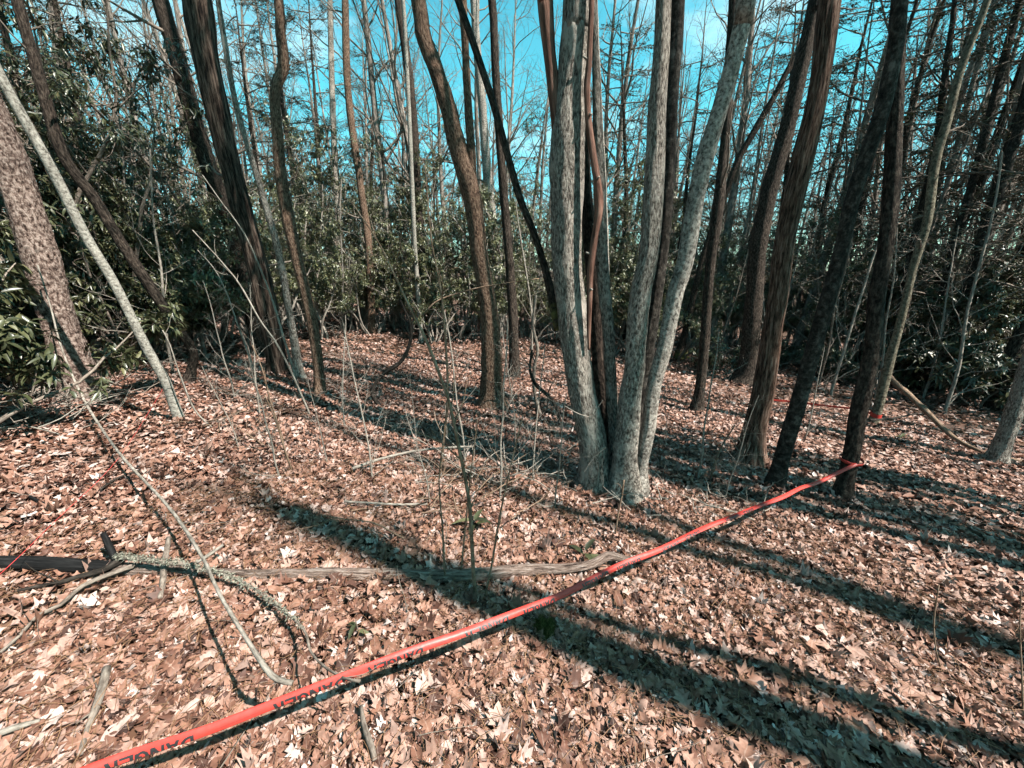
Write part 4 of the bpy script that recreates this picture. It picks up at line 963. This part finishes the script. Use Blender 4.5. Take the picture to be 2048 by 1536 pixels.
for lab, grp, spots in [('thin leafless seedling in the clearing before the leaning pair', 'seedlings before the leaning pair', [(478, 900), (520, 830), (690, 860), (560, 960), (655, 930), (470, 800), (745, 960)]),
                        ('thin leafless seedling left of the pale tree foot', 'seedlings left of the pale tree', [(860, 1010), (1000, 1000), (1065, 960), (1110, 1020), (835, 900), (930, 930), (1030, 890)]),
                        ('thin leafless seedling on the leaves right of the pale tree', 'seedlings right of the pale tree', [(1330, 900), (1395, 960), (1610, 880), (1450, 1000)])]:
    for i, (px, py) in enumerate(spots):
        p = hit(px, py)
        tag(put('seedling', UNDER[1 + i % 2], None, (p[0], p[1], p[2] - 0.03), i * 1.9, 0.20 + 0.05 * ((i * 3) % 4)), nth(lab, i, spots), 'seedling', grp)

# twisted laurel stems in the clearing
px_stick('laurel_stem', 'dark curved bare laurel stem bowing up from the ground left of the forked trunk', 'shrub', [(760, 812, 10), (745, 790, 9), (752, 765, 8), (775, 742, 8), (800, 725, 8), (815, 700, 8), (822, 672, 7), (818, 640, 6), (800, 600, 5)], 'twig_dark', ns=8, twigs=5, seed=580, tlen=0.35)
px_stick('laurel_stem', 'thin crooked laurel stem before the dark forked trunk', 'shrub', [(1080, 830, 8), (1070, 790, 7), (1068, 740, 7), (1075, 700, 6), (1066, 650, 6), (1072, 590, 5)], 'twig', ns=7, twigs=5, seed=581, tlen=0.35)
px_stick('laurel_stem', 'thin stem curving to the ground left of the thick pale stem', 'shrub', [(1120, 845, 8), (1112, 815, 7), (1095, 790, 7), (1072, 770, 7), (1060, 740, 6), (1064, 700, 5)], 'twig_dark', ns=7, twigs=4, seed=582, tlen=0.3)

# ------------------------------------------------------------------ logs and fallen branches
def log():
    pts = [(-60, 1128, 44), (0, 1125, 42), (60, 1126, 42), (130, 1130, 40), (200, 1134, 36), (236, 1135, 34)]
    hs = [0.05, 0.05, 0.05, 0.045, 0.045, 0.042]
    a = px_stick('fallen_log', 'long grey weathered log lying across the leaves, its left end coloured black as shade', 'log', [(225, 1136, 30), (330, 1141, 26), (420, 1146, 24), (520, 1150, 25), (640, 1148, 26), (760, 1149, 23), (850, 1151, 22), (930, 1150, 27), (1000, 1145, 27), (1070, 1139, 23), (1130, 1137, 20), (1180, 1130, 18), (1215, 1113, 18), (1250, 1118, 14), (1300, 1122, 8)],
                 'log', hs=[0.042, 0.034, 0.022, 0.020, 0.024, 0.016, 0.020] + [0.040] * 3 + [0.055, 0.065, 0.08, 0.09, 0.10], ns=16, seed=600)
    F = np.array([(*hit(x, y, h), 0.5 * px_size(w, hit(x, y, h))) for (x, y, w), h in zip(pts, hs)]); F[:, :3] -= np.array(a.location)
    mb = MB(); S = spline(F, 0.04); tube(mb, S[:, :3], S[:, 3], 18, 0.5, True, bark_shape(7, 0.03, 3, 9, 0.04))
    o = put('shade_end', mb.mesh('shade_end', M['shade_black']), a); o['label'] = 'left end of the log, black colour standing for shade'
    F = np.array([(*(hit(x, y, h) - np.array(a.location)), r) for x, y, h, r in ((238, 1128, 0.05, 0.016), (226, 1108, 0.10, 0.016), (215, 1085, 0.15, 0.015), (206, 1066, 0.19, 0.012))])
    mb = MB(); S = spline(F, 0.02); tube(mb, S[:, :3], S[:, 3], 9, 0.3, True, bark_shape(9, 0.15, 3, 30, 0.15)); put('branch_stub', mb.mesh('branch_stub', M['shade_black']), a)
log()
px_stick('fallen_branch', 'dark rough branch on the leaves left of the lichened branch', 'branch', [(245, 1118, 22), (205, 1140, 17), (160, 1152, 15), (120, 1165, 13), (80, 1172, 11), (35, 1182, 9)], 'twig_dark', hs=[0.10, 0.07, 0.05, 0.045, 0.04, 0.04], ns=8, twigs=4, seed=610, tlen=0.12)
px_stick('fallen_branch', 'crooked brown branch running down to the left edge below the log', 'branch', [(270, 1130, 12), (215, 1150, 12), (165, 1172, 12), (120, 1210, 11), (75, 1232, 11), (40, 1270, 11), (0, 1305, 10)], 'twig', hs=[0.08, 0.07, 0.06, 0.05, 0.05, 0.05, 0.05], ns=8, twigs=3, seed=611, tlen=0.12)
px_stick('fallen_branch', 'brown stub of branch crossing the log beside the pale lichen', 'branch', [(338, 1075, 10), (330, 1120, 13), (326, 1165, 14), (321, 1196, 12)], 'twig', hs=[0.10, 0.08, 0.05, 0.04], ns=8, seed=612)
px_stick('fallen_branch', 'thin pale stick resting on the bent branch above the log', 'branch', [(395, 1125, 8), (420, 1108, 9), (446, 1090, 7)], 'twig_pale', hs=[0.14, 0.16, 0.17], ns=7, seed=613)
def lichen_branch():
    a = px_stick('lichen_branch', 'branch crusted with pale green lichen trailing over the log towards the tape', 'branch', [(232, 1112, 13), (280, 1118, 14), (330, 1124, 13), (372, 1128, 10), (405, 1140, 7), (450, 1150, 7), (490, 1166, 6), (525, 1190, 6), (555, 1215, 6), (590, 1240, 6), (612, 1268, 6), (620, 1300, 5), (645, 1330, 5), (688, 1356, 5), (720, 1362, 6)], 'twig',
                 hs=[0.12, 0.13, 0.13, 0.12, 0.10, 0.09, 0.08, 0.08, 0.09, 0.12, 0.16, 0.20, 0.26, 0.33, 0.36], ns=8, twigs=3, seed=615, tlen=0.1)
    gl = np.random.default_rng(3); mb = MB(); o = np.array(a.location)
    P = np.array([hit(x, y, h) - o for x, y, h in ((234, 1110, 0.13), (280, 1116, 0.14), (330, 1122, 0.14), (372, 1126, 0.13), (450, 1148, 0.10), (525, 1188, 0.09), (590, 1238, 0.13), (612, 1266, 0.17))])
    S = spline(P, 0.01); N = 1100
    i = (gl.beta(0.8, 1.6, N) * (len(S) - 1)).astype(int)
    base = S[i] + gl.normal(0, 0.006, (N, 3))
    leaves(mb, base, unit(gl.normal(0, 1, (N, 3)) + np.array([0, 0, -0.6])), unit(gl.normal(0, 1, (N, 3))), gl.uniform(0.010, 0.028, N), gl.uniform(0.004, 0.009, N), gl, 0.2, four=False)
    for v in mb.a: v[:] = np.concatenate(mb.v)[:len(v)]
    c = put('lichen', mb.mesh('lichen', M['lichen']), a); c['kind'] = 'stuff'; c['label'] = 'pale green tufted lichen crust'
lichen_branch()
px_stick('fallen_branch', 'thick grey stick lying in the leaves near the bottom left corner', 'branch', [(213, 1335, 20), (205, 1375, 21), (190, 1420, 19), (176, 1455, 15), (160, 1510, 14)], 'twig', hs=[0.05, 0.045, 0.04, 0.03, 0.03], ns=9, seed=616, twigs=1, tlen=0.1)
px_stick('fallen_branch', 'white lichened stick poking in at the left edge near the bottom', 'branch', [(-30, 1475, 18), (10, 1462, 20), (45, 1450, 18), (80, 1440, 10)], 'twig_pale', hs=[0.04] * 4, ns=9, seed=617)
px_stick('fallen_branch', 'small grey stick standing in the leaves below the red tape', 'branch', [(722, 1412, 9), (728, 1450, 11), (742, 1490, 12), (750, 1520, 10)], 'twig', hs=[0.06, 0.05, 0.04, 0.03], ns=8, seed=618)
px_stick('fallen_branch', 'long broken branch propped against the pale yellowish trunk at the right', 'branch', [(1766, 736, 14), (1790, 765, 15), (1820, 792, 15), (1850, 820, 14), (1880, 850, 13), (1905, 873, 12), (1940, 893, 11), (1985, 910, 10), (2060, 925, 9)], 'twig_tan', hs=[0.62, 0.50, 0.40, 0.30, 0.20, 0.13, 0.08, 0.05, 0.04], ns=9, seed=619)
px_stick('fallen_branch', 'dark thin branch sticking out right of the mossy trunk', 'branch', [(1740, 840, 6), (1775, 838, 6), (1810, 832, 5), (1835, 826, 3)], 'twig_dark', hs=[0.18, 0.17, 0.16, 0.16], ns=6, seed=620)
px_stick('fallen_branch', 'pale stick leaning in the leaves behind the patchy trunk', 'branch', [(1570, 700, 7), (1600, 725, 7), (1625, 750, 6), (1645, 780, 5)], 'twig_pale', hs=[0.2, 0.14, 0.08, 0.03], ns=6, seed=621)
px_stick('fallen_branch', 'straight pale stick lying before the long shadow left of the tall sapling', 'branch', [(688, 1003, 5), (740, 1006, 5), (800, 1009, 5), (855, 1008, 4)], 'twig_pale', hs=[0.06] * 4, ns=6, seed=622)
px_stick('fallen_branch', 'long pale stick rising right from a dark knot left of the tall sapling', 'branch', [(705, 937, 7), (760, 918, 6), (830, 902, 5), (900, 895, 5), (945, 893, 4)], 'twig_pale', hs=[0.06, 0.12, 0.18, 0.2, 0.22], ns=6, seed=623)
px_stick('fallen_branch', 'short black stick in the leaves above the log at the left', 'branch', [(60, 993, 9), (80, 1003, 8), (100, 1010, 6), (112, 1008, 4)], 'shade_black', hs=[0.06, 0.05, 0.04, 0.04], ns=7, seed=624)
px_stick('fallen_branch', 'short dark stick in the leaves crossing the line of the red string', 'branch', [(200, 980, 7), (220, 965, 7), (245, 952, 6), (280, 940, 4)], 'twig_dark', hs=[0.05] * 4, ns=7, seed=625)

def brush(label, cx, cy, sx, sy, count, seed, mat='twig_pale', up=0.10, L=0.45):
    g = np.random.default_rng(seed); c = hit(cx, cy)
    root = thing('brush_pile', label, 'twigs', c)
    for k in range(count):
        p = hit(cx + g.normal(0, sx), cy + g.normal(0, sy)) - c
        a = g.uniform(0, math.pi)
        Q, _ = wander(p + np.array([0, 0, g.uniform(0.04, up + 0.04)]), unit(np.array([math.cos(a), math.sin(a), g.normal(0.1, 0.2)])), L * g.uniform(0.4, 1.5), 7, g, 0.13, -0.01)
        r1 = g.uniform(0.0035, 0.0068)
        mb = MB(); tube(mb, Q, np.linspace(r1, 0.002, len(Q)), 5, float(g.random()), False); grow(mb, Q, r1, 1, g, 0.5, (1, 5), (25, 55), 0.15, 0.0, rnd=float(g.random()))
        put('twig', mb.mesh('twig', M[mat]), root)
brush('pale brush pile of thin twigs at the left edge beside the scaly pine', 60, 838, 75, 18, 60, 701, up=0.16, L=0.6)
brush('pale brush pile of broken twigs left of the pale tree foot', 1020, 955, 80, 26, 52, 702, up=0.14)
brush('scatter of pale twigs before the foot of the pale tree', 1290, 1020, 70, 24, 18, 703, L=0.28)
brush('thin twigs around the foot of the tall tan sapling', 900, 1030, 80, 45, 24, 704, 'twig_tan', 0.16, 0.42)
brush('low reddish twigs between the scaly pine and the slanting pale sapling', 260, 790, 55, 16, 26, 705, 'twig', 0.3, 0.5)
brush('dry twigs in the leaves left of the long shadow', 500, 870, 90, 35, 16, 706, 'twig_tan', 0.12, 0.4)
brush('thin twigs scattered between the reddish and the patchy trunk', 1450, 1010, 90, 35, 16, 707, 'twig_pale', 0.08, 0.3)
brush('dead twigs under the low rhododendrons at the right', 1950, 750, 60, 16, 26, 708, 'twig', 0.35, 0.8)

# small fallen sticks all over the near floor
mb = MB(); gs = np.random.default_rng(12)
for k in range(420):
    d = math.sqrt(gs.uniform(0.8, 60)); a = gs.uniform(-R(58), R(58)); x, y = d * math.sin(a), d * math.cos(a)
    b = gs.uniform(0, math.pi)
    Q, _ = wander((x, y, float(ground_z(x, y)) + gs.uniform(0.025, 0.05)), (math.cos(b), math.sin(b), gs.normal(0, 0.04)), gs.uniform(0.08, 0.4), 5, gs, 0.10)
    r1 = gs.uniform(0.001, 0.0035); tube(mb, Q, np.linspace(r1, r1 * 0.5, len(Q)), 4, float(gs.random()), False)
tag(put('twig_litter', mb.mesh('twig_litter', M['twig'])), 'thin fallen twigs strewn among the dead leaves', 'twigs', kind='stuff')

# ------------------------------------------------------------------ moss and evergreen sprigs
def moss(cx, cy, r, h, label, seed):
    g = np.random.default_rng(seed); c = hit(cx, cy)
    u, v = np.meshgrid(np.linspace(0, 2 * math.pi, 30, endpoint=False), np.linspace(0, 1, 9))
    rad = r * v * (0.75 + 0.5 * vnoise(np.cos(u) * 1.5 + seed, np.sin(u) * 1.5, 0.2))
    z = h * (1 - v ** 2) * (0.7 + 0.6 * vnoise(u * 2, v * 4, 1.0)) - 0.01
    P = np.stack([rad * np.cos(u), rad * np.sin(u) * 1.25, z], -1).reshape(-1, 3)
    i = np.arange(8)[:, None] * 30; j = np.arange(30)[None]; k = (j + 1) % 30
    mb = MB(); mb.add(P, np.stack([i + j, i + 30 + j, i + 30 + k, i + k], -1).reshape(-1, 4), rnd=0.25)
    o = tag(put('moss_clump', mb.mesh('moss_clump', M['moss']), None, c), label, 'moss')
    N = 5200; idx = g.integers(0, len(P), N); b = P[idx] + g.normal(0, r * 0.05, (N, 3)) * np.array([1, 1, 0.4])
    mb = MB(); leaves(mb, b, unit(g.normal(0, 0.8, (N, 3)) + np.array([0, 0, 1.0])), unit(g.normal(0, 1, (N, 3))), g.uniform(0.006, 0.016, N), g.uniform(0.0015, 0.003, N), g, 0.2, four=False)
    f = put('moss_tufts', mb.mesh('moss_tufts', M['moss']), o); f['kind'] = 'stuff'
moss(1083, 1262, 0.085, 0.05, 'yellow green moss clump on the leaves just below the red tape', 5)
def sprig(cx, cy, n, L, label, seed, up=0.7):
    g = np.random.default_rng(seed); c = hit(cx, cy)
    mb = MB(); tube(mb, np.array([(0, 0, -0.02), (0.005, 0, 0.04), (0.0, 0.004, 0.09)]), 0.003, 5, 0.3)
    o = tag(put('evergreen_sprig', mb.mesh('evergreen_sprig', M['twig']), None, c), label, 'plant')
    for k in range(n):
        a = k * 2.4 + g.uniform(-0.3, 0.3); d = unit(np.array([[math.cos(a), math.sin(a), up * g.uniform(0.2, 1.2)]]))
        mb = MB(); leaves(mb, np.array([[0, 0, 0.03 + 0.06 * k / n]]), d, np.array([[0, 0, 1.0]]), np.array([L * g.uniform(0.8, 1.2)]), np.array([L * 0.3]), g, 0.5)
        put('leaf', mb.mesh('sprig_leaf', M['rhodo']), o)
sprig(948, 1060, 6, 0.13, 'small evergreen sprig with dark glossy leaves beside the tall tan sapling', 1)
sprig(1168, 1122, 4, 0.12, 'dark curled evergreen leaves behind the log near the tape', 2, 0.5)
sprig(715, 1270, 3, 0.07, 'little dull green sprig in the leaves above the red tape', 3, 0.4)
sprig(1806, 880, 5, 0.12, 'small green sprig in the leaves right of the mossy trunk', 4, 0.4)

# ------------------------------------------------------------------ red tape
def letter(ch, x, y):
    """True where the bold capital covers (x, y) in its unit box."""
    w = 0.26
    if ch == 'D':
        ex = ((x - 0.30) / 0.70) ** 2 + ((y - 0.5) / 0.5) ** 2 < 1; ix = ((x - 0.30) / 0.42) ** 2 + ((y - 0.5) / 0.30) ** 2 < 1
        return (x < w) | ((x >= 0.26) & ex & ~ix)
    if ch == 'A':
        c = np.abs(x - 0.5); o = 0.5 - 0.36 * y
        return ((c < o) & (c > o - 0.27)) | ((y > 0.2) & (y < 0.4) & (c < o))
    if ch == 'N': return (x < 0.25) | (x > 0.75) | (np.abs(x - (0.14 + 0.72 * (1 - y))) < 0.17)
    if ch == 'G':
        o = ((x - 0.5) / 0.5) ** 2 + ((y - 0.5) / 0.5) ** 2 < 1; i = ((x - 0.5) / 0.25) ** 2 + ((y - 0.5) / 0.30) ** 2 < 1
        return (o & ~i & ~((x > 0.6) & (y > 0.5) & (y < 0.68))) | ((x > 0.52) & (x < 0.98) & (y > 0.34) & (y < 0.5)) | ((x > 0.74) & (x < 0.98) & (y > 0.06) & (y < 0.5))
    if ch == 'E': return (x < w) | (y < 0.2) | (y > 0.8) | ((y > 0.41) & (y < 0.59) & (x < 0.88))
    if ch == 'R':
        ex = (x > 0.26) & (((x - 0.5) / 0.5) ** 2 + ((y - 0.72) / 0.28) ** 2 < 1) | ((x <= 0.5) & (y > 0.44)); ix = (x > 0.25) & (x < 0.72) & (y > 0.62) & (y < 0.83)
        return (x < w) | (ex & ~ix) | ((y < 0.5) & (np.abs(x - (0.84 - 0.42 * y)) < 0.155))
def tape():
    px = [(60, 1592), (215, 1531), (390, 1466), (540, 1405), (700, 1348), (850, 1290), (960, 1250), (1100, 1194), (1200, 1148), (1280, 1112), (1380, 1066), (1480, 1025), (1560, 993), (1640, 961), (1713, 929)]
    tb = hit(1682, 1004); fr = tb * (1 - 0.075 / np.hypot(tb[0], tb[1])); fr[2] = tb[2]
    end = on_plane(1713, 929, fr); h1 = end[2] - float(ground_z(end[0], end[1]))
    hh = np.linspace(0.30, h1, len(px))
    P = np.array([hit(x, y, h) for (x, y), h in zip(px, hh)]); P[-1] = end; P[-2] = on_plane(1640, 961, fr) * 0.5 + P[-2] * 0.5
    S = spline(np.concatenate([P, np.array([[p[0]] for p in px])], 1), 0.012)
    xs, S = S[:, 3], S[:, :3]
    tl = np.linspace(0, 1, len(S))
    S = S + np.stack([0 * tl, 0.004 * np.sin(tl * 47), 0.005 * np.sin(tl * 31 + 1) - 0.012 * np.sin(np.pi * tl)], -1)
    T = unit(np.gradient(S, axis=0))
    L = np.concatenate([[0], np.cumsum(np.linalg.norm(np.diff(S, axis=0), axis=1))])
    nrm = np.array([-0.1, -0.62, 0.78])
    n_ = unit(nrm[None] - T * (T @ nrm)[:, None]); w_ = np.cross(n_, T)          # w_ points up the flap
    w_ = np.where(w_[:, 2:3] < 0, -w_, w_)
    tw = 0.30 * np.sin(L * 1.3 + 0.4) + 0.16 * np.sin(L * 3.7) + 0.08 * np.sin(L * 9.1)
    wt = w_ * np.cos(tw)[:, None] + n_ * np.sin(tw)[:, None]; nt = n_ * np.cos(tw)[:, None] - w_ * np.sin(tw)[:, None]
    W = 0.029
    def surf(i, v, lift=0.0):
        """v in 0..1 on the near flap, 0 at the fold; -1..0 on the hidden flap."""
        i = np.asarray(i, float); a = np.clip(i.astype(int), 0, len(S) - 2); f = (i - a)[..., None]
        p = S[a] + (S[a + 1] - S[a]) * f; w2 = wt[a] + (wt[a + 1] - wt[a]) * f; n2 = nt[a] + (nt[a + 1] - nt[a]) * f
        av = np.abs(v); bulge = (0.0042 + 0.0022 * np.sin(i * 0.21) * np.sin(i * 0.057 + 1)) * np.sin(np.pi * av) * np.where(v >= 0, 1.0, -0.55) + np.where(v >= 0, 0.0006, -0.0006)
        return p + w2 * ((av - 0.5) * W)[..., None] + n2 * (bulge + lift * np.where(v >= 0, 1, -1))[..., None]
    vv = np.concatenate([np.linspace(-1, -0.02, 7), np.linspace(0.02, 1, 11)])
    I, V = np.meshgrid(np.arange(len(S)), vv, indexing='ij')
    G = surf(I, V).reshape(-1, 3); m = len(vv)
    a = np.arange(len(S) - 1)[:, None] * m; b = np.arange(m)[None]; c = (b + 1) % m
    mb = MB(); mb.add(G, np.stack([a + b, a + c, a + m + c, a + m + b], -1).reshape(-1, 4))
    o = tag(put('warning_tape', mb.mesh('warning_tape', M['tape'])), 'red plastic warning tape printed DANGER stretched low across the leaves', 'tape')
    # print: the word stands upside down and the tape is folded through the middle of it
    idx_at = lambda x: np.interp(x, xs, np.arange(len(xs)))
    for x0, x1 in [(205, 390), (545, 690), (732, 846), (928, 1014), (1042, 1108), (1162, 1215), (1232, 1280), (1322, 1356), (1368, 1398), (1448, 1474), (1484, 1506)]:
        i0, i1 = idx_at(x0), idx_at(x1)
        mb = MB(); nx, ny = 22, 26
        for k, ch in enumerate('DANGER'):
            gx_, gy_ = (np.arange(nx) + 0.5) / nx, (np.arange(ny) + 0.5) / ny
            on = np.array([[bool(letter(ch, np.float64(x), np.float64(y))) for y in gy_] for x in gx_])
            cells = np.argwhere(on)
            lw = 1 / 6; pad = 0.04
            def m_(cx, cy):
                u = (k + pad + cx / nx * (1 - 2 * pad)) * lw            # reads from the right to the left
                return surf(i1 + (i0 - i1) * u, 0.56 * (1 - 2 * cy / ny) + 0.0, 0.0009)
            q = np.stack([m_(cells[:, 0], cells[:, 1]), m_(cells[:, 0] + 1, cells[:, 1]), m_(cells[:, 0] + 1, cells[:, 1] + 1), m_(cells[:, 0], cells[:, 1] + 1)], 1)
            ok = ~((cells[:, 1] < ny / 2) & (cells[:, 1] + 1 > ny / 2))
            q = q[ok]
            mb.add(q.reshape(-1, 3), np.arange(len(q) * 4).reshape(-1, 4))
        put('printed_word', mb.mesh('printed_word', M['ink'], smooth=True), o)['label'] = 'black printed word DANGER, upside down and cut by the fold'
    for x0, x1 in [(440, 520), (870, 908), (1125, 1150), (1296, 1310)]:      # line of small print
        i0, i1 = idx_at(x0), idx_at(x1); mb = MB()
        for k in range(26):
            u0, u1 = i0 + (i1 - i0) * k / 26, i0 + (i1 - i0) * (k + (0.75 if k % 5 else 0.3)) / 26
            q = surf(np.array([u0, u1, u1, u0]), np.array([0.30, 0.30, 0.345, 0.345]), 0.0009); mb.add(q, [[0, 1, 2, 3]])
        put('small_print', mb.mesh('small_print', M['ink']), o)
    # knot round the mossy trunk
    mb = MB(); P0 = S[-1]; d = T[-1]
    cen = on_plane(1700, 930, tb)
    ang = np.linspace(0, 2 * math.pi, 40)
    ring = np.stack([cen[0] + 0.082 * np.cos(ang), cen[1] + 0.082 * np.sin(ang), np.full(40, P0[2]) + 0.01 * np.sin(ang)], -1)
    v = np.concatenate([ring + np.array([0, 0, -0.012]), ring + np.array([0, 0, 0.012])]); 
    v2 = v.copy(); v2[:, :2] = cen[:2] + (v2[:, :2] - cen[:2]) * 1.012
    i = np.arange(39); mb.add(np.concatenate([v, v2]), np.concatenate([np.stack([80 + i, 81 + i, 121 + i, 120 + i], -1), np.stack([i, 40 + i, 41 + i, 1 + i], -1), np.stack([40 + i, 120 + i, 121 + i, 41 + i], -1), np.stack([i, i + 1, 81 + i, 80 + i], -1)]))
    put('loop', mb.mesh('loop', M['tape']), o)
tape()

def ribbon(name, label, px, hs, width, mat, cat='tape'):
    P = np.array([hit(x, y, h) for (x, y), h in zip(px, hs)]); S = spline(P, 0.03); o = S[0].copy(); S = S - o
    T = unit(np.gradient(S, axis=0)); up = np.array([0, -0.3, 1.0]); w = unit(up[None] - T * (T @ up)[:, None]); n_ = np.cross(T, w)
    v = np.stack([S - w * width / 2 + n_ * 0.0008, S + w * width / 2 + n_ * 0.0008, S + w * width / 2 - n_ * 0.0008, S - w * width / 2 - n_ * 0.0008], 1).reshape(-1, 3)
    i = np.arange(len(S) - 1)[:, None] * 4; j = np.arange(4)[None]; k = (j + 1) % 4
    mb = MB(); mb.add(v, np.stack([i + j, i + k, i + 4 + k, i + 4 + j], -1).reshape(-1, 4))
    return tag(put(name, mb.mesh(name, M[mat], smooth=False), None, o), label, cat)
far_b = hit(1744, 852)
fp = [(1546, 800), (1580, 803), (1620, 808), (1665, 813), (1710, 818), (1745, 827)]
rb = ribbon('warning_tape', 'far length of red tape running left from the pale yellowish trunk', fp, [0.10, 0.09, 0.09, 0.10, 0.11, 0.12], 0.035, 'tape')
c = on_plane(1752, 828, far_b); mb = MB(); ang = np.linspace(0, 2 * math.pi, 28)
rr_ = 0.5 * px_size(23, c) * 1.12
ring = np.stack([c[0] + rr_ * np.cos(ang), c[1] + rr_ * np.sin(ang), c[2] + 0.02 * np.sin(ang)], -1) - np.array(rb.location)
v = np.concatenate([ring - [0, 0, 0.03], ring + [0, 0, 0.03]]); i = np.arange(27)
mb.add(v, np.stack([i, i + 1, 29 + i, 28 + i], -1)); put('loop', mb.mesh('loop', M['tape']), rb)
sp_px = [(332, 768), (300, 820), (270, 868), (238, 915), (196, 962), (150, 1005), (100, 1052), (60, 1092), (20, 1130), (-30, 1175)]
P = np.array([hit(x, y, h) for (x, y), h in zip(sp_px, np.linspace(0.12, 0.16, len(sp_px)))]); S = spline(P, 0.05); o = S[0].copy()
mb = MB(); tube(mb, S - o, 0.0012, 6, 0.5); tag(put('red_string', mb.mesh('red_string', M['string']), None, o), 'thin red string running low over the leaves at the left', 'string')
